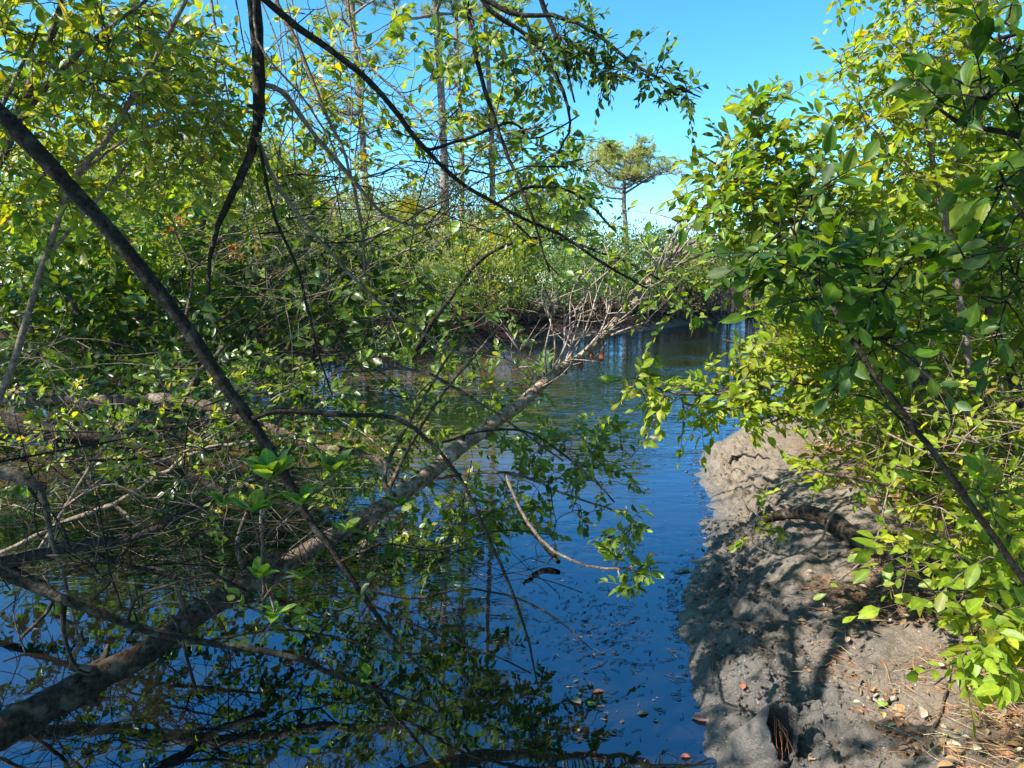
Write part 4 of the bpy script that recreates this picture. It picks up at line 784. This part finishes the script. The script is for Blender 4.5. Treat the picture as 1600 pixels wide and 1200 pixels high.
shrub('drooping_bough', 'bright leafy bough drooping over the water edge from the right', 'branch',
      [[(1560, 640, 3.9, 12), (1430, 600, 3.8, 10), (1320, 590, 3.7, 8), (1200, 605, 3.6, 6), (1110, 615, 3.5, 5), (1050, 612, 3.45, 4), (990, 590, 3.4, 2)], [(1320, 590, 3.7, 5), (1240, 640, 3.6, 4), (1180, 670, 3.5, 3)], [(1250, 600, 3.7, 5), (1180, 550, 3.7, 4), (1130, 530, 3.7, 2)]],
      [(1010, 605, 32, 22, 3.3, 3.5, 9), (1060, 625, 34, 18, 3.3, 3.5, 9), (1130, 620, 45, 24, 3.4, 3.6, 16), (1200, 640, 50, 22, 3.4, 3.7, 16), (1200, 565, 60, 35, 3.5, 3.9, 26), (1290, 600, 70, 50, 3.5, 4.0, 34), (1225, 525, 40, 25, 3.6, 3.9, 12)], PAL_RB, 'bright', leafmat=M_PEPPER, nl=7, ll=.062, ratio=.46, sl=.17, single=290, droop=.35, limb_name='only_branch')
shrub('lower_thicket', 'mixed green shrub low on the right bank above the leaf litter', 'shrub',
      [[(1740, 1020, 3.5, 20), (1640, 880, 3.5, 17), (1560, 760, 3.5, 12), (1480, 680, 3.5, 8), (1400, 640, 3.5, 5)], [(1640, 880, 3.5, 10), (1520, 800, 3.4, 8), (1400, 760, 3.3, 5), (1290, 740, 3.2, 3)], [(1560, 760, 3.5, 8), (1600, 640, 3.5, 6), (1620, 560, 3.5, 4)]],
      [(1450, 650, 120, 60, 3.2, 4.2, 70), (1560, 700, 80, 90, 3.1, 4.1, 60), (1390, 705, 80, 36, 3.1, 3.9, 36), (1510, 800, 75, 42, 3.0, 3.9, 36), (1300, 738, 34, 24, 3.1, 3.5, 4), (1570, 850, 60, 60, 2.9, 3.6, 30), (1700, 750, 90, 150, 3.1, 4, 40)], PAL_RB, 'bright', leafmat=M_PEPPER, nl=8, ll=.056, ratio=.5, sl=.2, single=290)
shrub('near_low_shrub', 'yellow-green leafy stems hanging over the litter at the right edge', 'shrub',
      [[(1780, 1180, 2.3, 14), (1690, 1020, 2.3, 12), (1610, 900, 2.3, 9), (1560, 820, 2.35, 6), (1500, 760, 2.4, 4)], [(1690, 1020, 2.3, 7), (1590, 960, 2.35, 6), (1500, 930, 2.4, 4), (1450, 925, 2.4, 2)], [(1700, 1060, 2.3, 7), (1600, 1040, 2.3, 5), (1500, 1050, 2.4, 3), (1460, 1070, 2.4, 2)], [(1590, 960, 2.35, 5), (1500, 870, 2.45, 4), (1440, 830, 2.5, 3), (1375, 855, 2.55, 2)]],
      [(1560, 850, 50, 40, 2.1, 2.5, 9), (1500, 930, 50, 22, 2.2, 2.5, 8), (1560, 980, 45, 30, 2.1, 2.4, 9), (1520, 1040, 30, 14, 2.2, 2.45, 2), (1585, 1050, 25, 30, 2.1, 2.4, 4), (1440, 860, 40, 18, 2.3, 2.6, 5), (1530, 780, 50, 30, 2.2, 2.5, 7)], PAL_RB, 'bright', leafmat=M_PEPPER, nl=7, ll=.062, ratio=.5, sl=.16, single=220)
shrub('bank_edge_bush', 'small-leaved bush at the creek bend just above the far end of the mud', 'bush',
      [[(1330, 600, 9.5, 14), (1300, 540, 9.5, 11), (1260, 480, 9.5, 7), (1230, 440, 9.5, 4)], [(1310, 560, 9.5, 8), (1240, 530, 9.3, 6), (1180, 520, 9.2, 4)]],
      [(1275, 490, 65, 50, 8.6, 10.5, 90), (1225, 540, 45, 26, 8.6, 10, 36), (1330, 520, 80, 60, 8.6, 10.5, 70), (1225, 455, 35, 25, 9, 10, 12)], PAL_RB, 'bright', leafmat=M_PEPPER, nl=9, ll=.11, sl=.4, single=160)
shrub('back_thicket', 'leafy mass standing behind the sunlit shrub on the right bank', 'shrub',
      [[(1620, 760, 6.6, 16), (1580, 600, 6.6, 13), (1500, 450, 6.6, 9), (1440, 330, 6.6, 5)], [(1590, 620, 6.6, 9), (1680, 450, 6.6, 7), (1720, 250, 6.6, 4)]],
      [(1400, 420, 140, 110, 6.0, 7.4, 110), (1560, 300, 110, 160, 6.0, 7.4, 110), (1530, 560, 120, 90, 6, 7.4, 80), (1380, 590, 100, 60, 6, 7.2, 50), (1740, 350, 120, 250, 6, 7.4, 90)], PAL_R, 'right', leafmat=M_PEPPER, nl=9, ll=.10, sl=.36, single=120)
# dry grassy stems standing in the lower thicket
tangle('pale dry stems standing among the lower right leaves', [(1480, 760, 130, 130, 2.9, 4.2, 40), (1560, 600, 80, 120, 3.2, 4.2, 22)], None, M_PALE, .0025, .005, 17, .4, 1.1)

# ------------------------------------------------------------------ tree whose crown shades the near mud (stands left of the photographer, out of frame)
def shade_tree():
    T0 = on_ground(1235, 960); s1 = T0 + TOSUN * 5.2
    base = np.array([-2.9, -.6, -.4]); root = thing('shade_tree', 'tree beside the photographer that shades the near mud and water', 'tree', tuple(base))
    tr = spline([base, base + (.1, .3, 1.7), s1 + (-.2, -.4, -.9), s1 + (.0, .0, .3)], 24); r = np.linspace(.085, .03, 24)
    m = MB(); tubes(m, tr[None], r[None], 10); m.build('trunk', M_BARK, root)
    A = []; n = 120
    for (px, py, rx, ry, k) in [(1180, 950, .42, .30, 46), (1330, 915, .34, .14, 16), (1160, 1060, .22, .3, 16), (1330, 1140, .16, .07, 6), (1450, 1170, .3, .1, 10), (1100, 860, .2, .15, 6)]:
        g_ = on_ground(px, py)
        for i in range(k):
            A.append(g_ + np.array([rng.normal(0, rx * .6), rng.normal(0, ry * .6), 0]) + TOSUN * (4.7 + 1.2 * rng.random()))
    for i in range(70): A.append(gp(350 + 500 * rng.random(), 1000 + 190 * rng.random()) + TOSUN * (4.4 + 1.5 * rng.random()))
    for i in range(36): A.append(np.array([rng.uniform(.75, 1.9), rng.uniform(1.4, 2.2), rng.uniform(1.6, 2.7)]) + TOSUN * rng.uniform(3.2, 4.6))
    A = np.array(A); x, y, d = project(A); A = A[(d < .3) | (y < -90) | (x < -60)]; tw = MB(); sk = np.column_stack([tr[10:], r[10:]]); D = grow(sk, A, tw, .02)
    lv = Leaves(); spray_leaves(lv, tw, A, nrm(D + .6 * rng.normal(0, 1, A.shape)), .22 * (.6 + .8 * rng.random(len(A))), 9, .075, .45, PAL_L); finish_leaves(lv, root, M_LEAF, PAL_L, 'left', 0); tw.build('twigs', M_BARK, root, 'stuff')
    # forked stem whose shadow runs down the mud
    g1 = on_ground(1240, 1100); g2 = on_ground(1345, 960); g3 = on_ground(1440, 860); a, b, c = [q + TOSUN * 5 for q in (g1, g2, g3)]
    lm = spline([s1, a, (a + b) / 2 + rng.normal(0, .02, 3), b, c], 26); m = MB(); tubes(m, lm[None], np.linspace(.028, .05, 26)[None], 7); m.build('branch', M_BARK, root)
shade_tree()
def left_shade_crown():  # unseen crown added out of frame to shade the near water and stems
    root = thing('shade_tree', 'unseen broad tree added on the left bank to shade the near water and stems', 'tree', (-6.2, 1.0, 0))
    A = []
    while len(A) < 200:
        q = np.array([rng.uniform(-2.9, -.7), rng.uniform(1.9, 3.4), rng.uniform(0, 2.3)]) + TOSUN * rng.uniform(3.2, 5.6)
        x, y, d = project(q)
        if d < .3 or x < -60 or y < -80: A.append(q)
    A = np.array(A); c = A.mean(0); tr = spline([(-6.2, 1.0, -.3), (-6.0, 1.2, 1.6), c + (-.5, 0, -.6), c], 24); r = np.linspace(.12, .04, 24)
    m = MB(); tubes(m, tr[None], r[None], 10); m.build('trunk', M_BARK, root); tw = MB(); D = grow(np.column_stack([tr[8:], r[8:]]), A, tw, .025)
    lv = Leaves(); spray_leaves(lv, tw, A, nrm(D + .6 * rng.normal(0, 1, A.shape)), .36 * (.6 + .8 * rng.random(len(A))), 13, .11, .5, PAL_L); finish_leaves(lv, root, M_LEAF, PAL_L, 'left', 0); tw.build('twigs', M_BARK, root, 'stuff')
left_shade_crown()
def added_shade_crown(label, base, boxes, n, hgt):  # unseen trees added beyond the left edge to darken the left bank
    root = thing('added_shade_tree', label, 'tree', base); b = np.array(base); A = []
    while len(A) < n:
        q = np.array([rng.uniform(*k) for k in boxes]) + TOSUN * rng.uniform(*hgt); x, y, d = project(q)
        if d < .3 or x < -60: A.append(q)
    A = np.array(A); c = A.mean(0); tr = spline([b, b + (.2, .1, c[2] * .4), c + (-.4, 0, -1.2), c], 24); r = np.linspace(.15, .05, 24)
    m = MB(); tubes(m, tr[None], r[None], 10); m.build('trunk', M_BARK, root); tw = MB(); D = grow(np.column_stack([tr[8:], r[8:]]), A, tw, .03)
    lv = Leaves(); spray_leaves(lv, tw, A, nrm(D + .6 * rng.normal(0, 1, A.shape)), .55 * (.6 + .8 * rng.random(len(A))), 13, .16, .5, PAL_L); finish_leaves(lv, root, M_LEAF, PAL_L, 'left', 0); tw.build('twigs', M_BARK, root, 'stuff')
added_shade_crown('unseen tall tree added on the left bank to shade the horizontal logs', (-8.5, 4.6, .1), ((-4.6, -1.9), (5.4, 7.6), (0, 1.5)), 270, (6, 8))
added_shade_crown('unseen tall tree added on the left bank to shade the water edge shrub', (-12.5, 9.0, .2), ((-7.5, -1.8), (8.2, 12.5), (0, 1.9)), 290, (7, 9.5))
def rear_sky_blocker(label, x, y, w, h, n, seed):  # unseen foliage added behind the camera to cut the sky fill
    r0 = np.random.default_rng(seed); root = thing('added_shade_tree', label, 'tree', (x, y, .5)); base = np.array([x, y, .3])
    tr = spline([base, base + (.1, .05, h * .3), base + (-.1, 0, h * .7), base + (0, 0, h)], 24); r = np.linspace(.13, .03, 24)
    A = base + np.stack([r0.uniform(-w, w, n), r0.uniform(-.9, .9, n), r0.uniform(.3, h, n)], 1); m = MB(); tubes(m, tr[None], r[None], 9); m.build('trunk', M_BARK, root)
    tw = MB(); D = grow(np.column_stack([tr, r]), A, tw, .025); lv = Leaves(); spray_leaves(lv, tw, A, nrm(D + .6 * rng.normal(0, 1, A.shape)), .6 * (.6 + .8 * rng.random(n)), 13, .17, .5, PAL_SH); finish_leaves(lv, root, M_LEAF, PAL_SH, 'shade', 0); tw.build('twigs', M_BARK, root, 'stuff')
rear_sky_blocker('unseen leafy tree added close behind the photographer to block sky light', -1.2, -2.2, 2.2, 7.5, 240, 41)
rear_sky_blocker('unseen leafy tree added behind the photographer to the right to block sky light', 3.6, -1.6, 2.4, 6.5, 240, 42)

# ------------------------------------------------------------------ things on the mud
def limb_on_mud():
    P = []
    for px, py, w, lift in [(1470, 905, 26, -.03), (1400, 872, 30, .01), (1345, 846, 27, .05), (1300, 815, 31, .10), (1262, 800, 24, .13), (1222, 802, 17, .13), (1192, 812, 11, .10), (1176, 824, 5, .06)]:
        q = on_ground(px, py + max(lift, 0) * 225); d = project(q[None])[2][0]; P.append((*q[:2], q[2] + lift, w / 2 * d / F))
    P = spline(P, 44); P[:, 3] *= 1 + .10 * rng.normal(0, 1, 44)
    root = thing('driftwood_limb', 'short gnarled dark limb jutting from the mud bank toward the water', 'driftwood', tuple(P[0, :3]))
    m = MB(); tubes(m, P[None, :, :3], P[None, :, 3], 12, (.45, .45, .45, 1)); m.build('limb', M_BARK, root)
limb_on_mud()
shrub('mud_sprig', 'small bright green sprig on a pale curved twig hanging over the mud', 'plant',
      [[(1460, 735, 3.5, 5), (1360, 765, 3.7, 4.5), (1305, 795, 3.9, 4.5), (1278, 848, 4.0, 4), (1235, 868, 4.0, 4), (1190, 862, 4.0, 3), (1172, 845, 4.0, 2), (1180, 815, 4.0, 2)]], [(1190, 808, 20, 14, 3.9, 4.0, 4), (1170, 838, 12, 8, 3.9, 4.0, 2)], PAL_RB, "bright", leafmat=M_PEPPER, bark=M_PALE, dens=1.0, nl=6, ll=.055, sl=.1, single=60, limb_name='only_branch')
def mud_stick(label, pts, w, m=M_DARK, lift=.012):
    P = spline([np.append(on_ground(x, y), w / 2) for x, y in pts], 16)
    for i in range(16): P[i, 2] = max(0, hz(P[i, 0], P[i, 1])) + lift
    b = MB(); tubes(b, P[None, :, :3], (P[None, :, 3] * np.linspace(1, .5, 16)), 6); props(b.build('fallen_stick', m), label, 'stick')
mud_stick('short dark curved stick on the grey mud near the bend', [(1140, 722), (1160, 712), (1185, 714), (1202, 718)], .03)
mud_stick('thin twig lying across the mud below the curved stick', [(1125, 742), (1145, 738), (1165, 737)], .012)
mud_stick('long pale twig lying on the leaf litter at the right', [(1420, 830), (1480, 812), (1560, 818)], .02, M_PALE)
mud_stick('brown dry stick on the slope near the lower right corner', [(1400, 1095), (1380, 1098), (1355, 1092)], .022, M_DEAD)
mud_stick('dead twig lying on the needle litter at lower right', [(1455, 1150), (1478, 1085), (1490, 1040)], .014, M_BARK)
mud_stick('root-like stick across the litter at lower right', [(1540, 1090), (1570, 1105), (1598, 1100)], .014, M_BARK)

def stump():
    c = on_ground(1198, 1180); c = c + (0, 0, .05); root = thing('hollow_stump', 'mud-coated hollow stump with a black opening at the bottom of the bank', 'stump', tuple(c))
    n = 44; ax = nrm(np.array([.26, -.52, .80])); side = nrm(np.cross(ax, [0, 1, 0])); sd2 = np.cross(side, ax); mb = MB(); V = []; cc = []
    prof = [(-.10, 1.15, 0), (-.04, 1.1, 0), (.02, 1.06, 0), (.06, 1.0, 0), (.10, 1.0, 0), (.13, .98, 0), (.142, .94, 0), (.14, .87, 0), (.11, .82, 1), (.05, .80, 1), (-.02, .78, 1), (-.09, .7, 1), (-.14, .5, 1), (-.15, .02, 1)]
    for k, (t, rr, inn) in enumerate(prof):
        for q in range(n):
            a = q / n * 2 * math.pi; b = 1 + .09 * math.sin(2 * a + .6) + .07 * math.sin(3 * a + 1) + .035 * math.sin(7 * a + t * 20); rd = side * math.cos(a) + sd2 * math.sin(a); tt = t * (1 - .75 * float(np.clip(rd @ np.array([.45, -.85, 0]), -.35, 1)) + .06 * math.sin(4 * a) + .05 * math.sin(9 * a)) if t > 0 else t
            jit = rng.normal(0, .0022, 3) * (rr > .1)
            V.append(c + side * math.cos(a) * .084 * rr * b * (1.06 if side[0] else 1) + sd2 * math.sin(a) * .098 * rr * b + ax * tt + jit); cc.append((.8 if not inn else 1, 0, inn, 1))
    Q = [(k * n + q, k * n + (q + 1) % n, (k + 1) * n + (q + 1) % n, (k + 1) * n + q) for k in range(len(prof) - 1) for q in range(n)]
    mb.add(V, Q=Q, col=cc); mb.build('shell', M_MUD, root)
    nb = MB(); P = []
    for k in range(7):
        a = c + ax * .15 + side * rng.normal(.045, .012) + sd2 * rng.normal(-.01, .02) + (0, -.02, .02 + .02 * rng.random()); e = a + np.array([rng.normal(.02, .04), -.03, -.10 - .07 * rng.random()]); P.append(spline([a, (a + e) / 2 + rng.normal(0, .012, 3), e], 6))
    kk = np.ones((7 * 18, 4)); kk[:, :3] = (.42, .15, .07); tubes(nb, np.array(P), np.full((7, 6), .0010), 3, kk); props(nb.build('pine_needles', M_LITTER), 'bunch of rusty pine needles hanging across the hollow stump', 'needles')
stump()

def one_leaf(name, label, p, az, L, W_, colr, tilt=.1, roll=0, group=None, tpl=0):
    m = MB(); V, T, Q = TPL[tpl]; c = np.ones((len(V), 4)); c[:, :3] = colr; c[:, 3] = V[:, 3]; m.add(V[:, :3] * (L, W_, L), T, Q, c)
    o = bpy.data.objects.new(name, m.mesh(name, M_LITTER)); C.objects.link(o); o.location = tuple(p); o.rotation_euler = (roll, -tilt, az); return props(o, label, 'leaf', group)
def gl_(px, py, up=.008): q = on_ground(px, py); return q + (0, 0, up)
one_leaf('fallen_leaf', 'fresh green oval leaf lying on the mud slope at lower right', gl_(1372, 1108), .6, .085, .05, (.16, .28, .05), .25)
one_leaf('fallen_leaf', 'yellow leaf on the litter among the low right stems', gl_(1508, 1076), .3, .07, .04, (.5, .45, .05), .3)
one_leaf('fallen_leaf', 'orange-brown curled leaf on the upper slope', gl_(1346, 975, .015), .2, .09, .04, (.42, .17, .06), .3, .4, tpl=1)
one_leaf('fallen_leaf', 'brown leaf just right of the fresh green oval leaf', gl_(1392, 1112, .012), -.3, .08, .045, (.40, .2, .1), .2, .3, tpl=1)
one_leaf('fallen_leaf', 'small reddish leaf on the mud above the hollow stump', gl_(1160, 1080), 1.2, .05, .03, (.3, .10, .06), .3)
one_leaf('fallen_leaf', 'pink dry leaf stuck on top of the hollow stump', gl_(1172, 1108, .13), .6, .06, .035, (.55, .3, .22), .3)
one_leaf('fallen_leaf', 'pale yellow oval leaf right of the hollow stump', gl_(1240, 1165), 1.2, .055, .03, (.5, .48, .25), .2)
one_leaf('fallen_leaf', 'rust-brown leaf leaning on the right rim of the hollow stump', gl_(1226, 1132, .03), 1.4, .075, .05, (.3, .1, .04), .6)
one_leaf('fallen_leaf', 'tan leaf at the foot of the slope near the bottom edge', gl_(1262, 1190), .4, .06, .04, (.48, .32, .18), .2)
one_leaf('fallen_leaf', 'pale tan leaf in the middle of the lower litter', gl_(1440, 1130, .02), 1.1, .09, .05, (.5, .4, .3), .3, .5, tpl=1)
one_leaf('floating_leaf', 'round pinkish leaf floating against the mud at the bottom', gp(1080, 1122, .006), .1, .085, .075, (.5, .25, .22), 0, tpl=0)
one_leaf('floating_leaf', 'second pinkish leaf floating beside the round one', gp(1100, 1124, .009), -.6, .06, .045, (.5, .3, .25), 0)
one_leaf('floating_leaf', 'long tan leaf floating near the narrowest part of the mud edge', gp(1055, 892, .006), .1, .13, .035, (.42, .32, .15), 0)
one_leaf('floating_leaf', 'small red starlike leaf floating near the bottom edge', gp(1063, 1182, .006), .2, .05, .03, (.5, .15, .1), 0)
one_leaf('floating_leaf', 'green leaf floating on the debris at bottom centre', gp(920, 1103, .006), .9, .05, .04, (.2, .35, .1), 0)
one_leaf('floating_leaf', 'tan leaf floating among the debris left of the green one', gp(908, 1100, .006), 2.2, .08, .05, (.4, .3, .2), 0)
one_leaf('floating_leaf', 'brown cross-shaped leaf scrap floating at bottom centre', gp(995, 1115, .006), .2, .06, .03, (.25, .18, .1), 0)
one_leaf('floating_leaf', 'reddish brown leaf floating higher up the debris', gp(925, 1082, .006), .4, .07, .03, (.32, .14, .08), 0)

def water_stick(label, pts, m=M_DARK):
    x = limb(pts, .004); b = MB(); tubes(b, x[None, :, :3], x[None, :, 3], 6); props(b.build('water_stick', m), label, 'stick')
a = gp(868, 880); water_stick('dark rotten stick poking from the water right of the hanging branch', [(872, 878, a[1] / FWD[1] * .97 + .25, 9), (845, 845, a[1] / FWD[1] + .3, 11), (818, 815, a[1] / FWD[1] + .35, 7)])

# litter, needles and floating debris
def litter():
    mb = MB(); n = 12000; x = rng.uniform(1.1, 4.6, n * 3); y = rng.uniform(1.8, 8.5, n * 3); z, s = height(x, y)
    pr = np.clip((s - .75 - .12 * (y - 4) + .9 * fbm(x * 2, y * 2, 91, 3)) / .7, .012, 1); k = rng.random(len(x)) < pr; x, y, z = x[k][:n], y[k][:n], z[k][:n]; M = len(x)
    a = rng.random(M) * 6.283; X_ = np.stack([np.cos(a), np.sin(a), rng.normal(.05, .3, M)], 1); Z_ = nrm(np.array([0, 0, 1.]) + rng.normal(0, .45, (M, 3)))
    lv = Leaves(); L = .02 + .05 * rng.random(M) ** 1.5; lv.add(np.stack([x, y, z + .004 + .02 * rng.random(M)], 1), X_, Z_, L, L * (.25 + .35 * rng.random(M)), PAL_DRY(M))
    joined(mb, *lv.cat(), TPL[1]); props(mb.build('leaf_litter', M_LITTER), 'brown leaf litter covering the upper bank', kind='stuff')
    mb = MB(); n = 10000; x = rng.uniform(1.1, 4.2, n * 3); y = rng.uniform(1.8, 6.5, n * 3); z, s = height(x, y)
    pr = np.clip((s - .75 - .12 * (y - 4) + .9 * fbm(x * 2, y * 2, 91, 3)) / .7, .01, 1); k = rng.random(len(x)) < pr; x, y, z = x[k][:n], y[k][:n], z[k][:n]; M = len(x)
    a = rng.random(M) * 6.283; L = (.07 + .12 * rng.random(M))[:, None]; D = np.stack([np.cos(a), np.sin(a), rng.normal(.05, .16, M)], 1) * L; t = np.linspace(0, 1, 4)[None, :, None]; bend = rng.normal(0, .012, (M, 1, 3))
    P = np.stack([x, y, z + .006 + .02 * rng.random(M)], 1)[:, None] + D[:, None] * (t - .5) + bend * t * (1 - t) * 4
    kk = np.ones((M, 12, 4)); kk[..., :3] = palette([(3, (.36, .2, .1)), (2, (.46, .34, .2)), (1, (.2, .1, .05)), (1, (.4, .14, .06))])(M)[:, None]
    tubes(mb, P, np.full((M, 4), .0011), 3, kk.reshape(-1, 4)); props(mb.build('pine_needle_litter', M_LITTER), 'rusty pine needles scattered on the bank', kind='stuff')
    # clods of mud along the wet edge
    mb = MB(); n = 5500; x = rng.uniform(.8, 2.9, n * 5); y = rng.uniform(2.3, 6.2, n * 5); z, s = height(x, y)
    k = (s > .02) & (rng.random(len(x)) < np.exp(-((s - .3) / .3) ** 2)); x, y, z = x[k][:n], y[k][:n], z[k][:n]; M = len(x)
    oc = np.array([(1, 0, 0), (-1, 0, 0), (0, 1, 0), (0, -1, 0), (0, 0, 1), (0, 0, -1)], float); T = np.array([(0, 2, 4), (2, 1, 4), (1, 3, 4), (3, 0, 4), (2, 0, 5), (1, 2, 5), (3, 1, 5), (0, 3, 5)])
    r = (.004 + .012 * rng.random(M) ** 2.5)[:, None, None]; V = np.stack([x, y, z], 1)[:, None] + oc[None] * r * (.6 + .7 * rng.random((M, 6, 1))) * (1.3, 1, .6)
    kk = np.ones((M, 6, 4)); kk[..., 0] = rng.uniform(.2, 1, M)[:, None]; kk[..., 1] = 0; kk[..., 2] = 0
    mb.add(V, (T[None] + (np.arange(M) * 6)[:, None, None]).reshape(-1, 3), None, kk.reshape(-1, 4)); props(mb.build('mud_crumbs', M_MUD), 'loose crumbs of wet mud', kind='stuff')
    # floating bits
    mb = MB(); A = []
    for (px, py, rx, ry, n) in [(930, 960, 100, 55, 330), (950, 1010, 110, 45, 280), (900, 1100, 90, 60, 130), (700, 880, 160, 60, 160), (600, 950, 160, 80, 120), (1000, 860, 70, 30, 60), (980, 760, 90, 50, 40), (350, 1000, 200, 80, 50), (1000, 1150, 80, 60, 60), (1030, 640, 60, 20, 26)]:
        for i in range(int(n * .6)): A.append(gp(px + rx * rng.normal(0, .6), min(1250, py + ry * rng.normal(0, .6)), .004))
    for i in range(420):
        j = rng.integers(2, 12); u = rng.random(); q = right_shore[j] * (1 - u) + right_shore[j + 1] * u; A.append(np.array([q[0] - abs(rng.normal(.03, .05)), q[1] + rng.normal(0, .03), .004]))
    A = np.array(A); k = sdist(A[:, 0], A[:, 1]) < .03; A = A[k]; M = len(A); a = rng.normal(.2, .8, M); L = (.012 + .06 * rng.random(M) ** 2)[:, None]; D = np.stack([np.cos(a), np.sin(a), 0 * a], 1) * L; t = np.linspace(0, 1, 3)[None, :, None]
    kk = np.ones((M, 9, 4)); kk[..., :3] = palette([(3, (.03, .03, .03)), (2, (.1, .09, .08)), (1, (.25, .2, .14))])(M)[:, None]
    tubes(mb, A[:, None] + D[:, None] * (t - .5) + rng.normal(0, .004, (M, 3, 3)) * (1, 1, 0), np.full((M, 3), .0016), 3, kk.reshape(-1, 4))
    lv = Leaves(); s = rng.random(M) < .12; B = A[s] + (0, 0, .002); m = len(B); a = rng.random(m) * 6.28; l = .012 + .022 * rng.random(m)
    lv.add(B, np.stack([np.cos(a), np.sin(a), 0 * a], 1), np.tile([0, 0, 1.], (m, 1)) + rng.normal(0, .05, (m, 3)), l, l * .5, palette([(3, (.09, .06, .035)), (1, (.2, .13, .07)), (1, (.1, .14, .05))])(m)); joined(mb, *lv.cat(), TPL[0])
    props(mb.build('floating_debris', M_LITTER), 'small twigs and leaf scraps floating on the still water', kind='stuff')
    # twiggy debris and roots on the dark far bank
    mb = MB(); M = 700; i = rng.integers(0, len(left_shore) - 1, M); ls = np.array(left_shore); u = rng.random((M, 1)); Q = ls[i] * (1 - u) + ls[i + 1] * u; Q[:, 1] += .1 + .9 * rng.random(M)
    z, _ = height(Q[:, 0], Q[:, 1]); s = np.column_stack([Q, z]); e = s + np.stack([rng.normal(0, .4, M), rng.normal(0, .3, M), np.abs(rng.normal(.1, .25, M))], 1); t = np.linspace(0, 1, 4)[None, :, None]
    P = s[:, None] * (1 - t) + e[:, None] * t + np.array([0, 0, .12]) * np.sin(t * 3.14) * rng.random((M, 1, 1)); tubes(mb, P, np.full((M, 4), .010) * (.5 + rng.random((M, 1))), 3, (.4, .35, .35, 1)); props(mb.build('bank_roots', M_BARK), 'tangled roots and dead sticks along the far mud bank', kind='stuff')
litter()
bpy.context.view_layer.update()
print('objects', len(bpy.data.objects), 'tris', sum(len(m.polygons) for m in bpy.data.meshes))
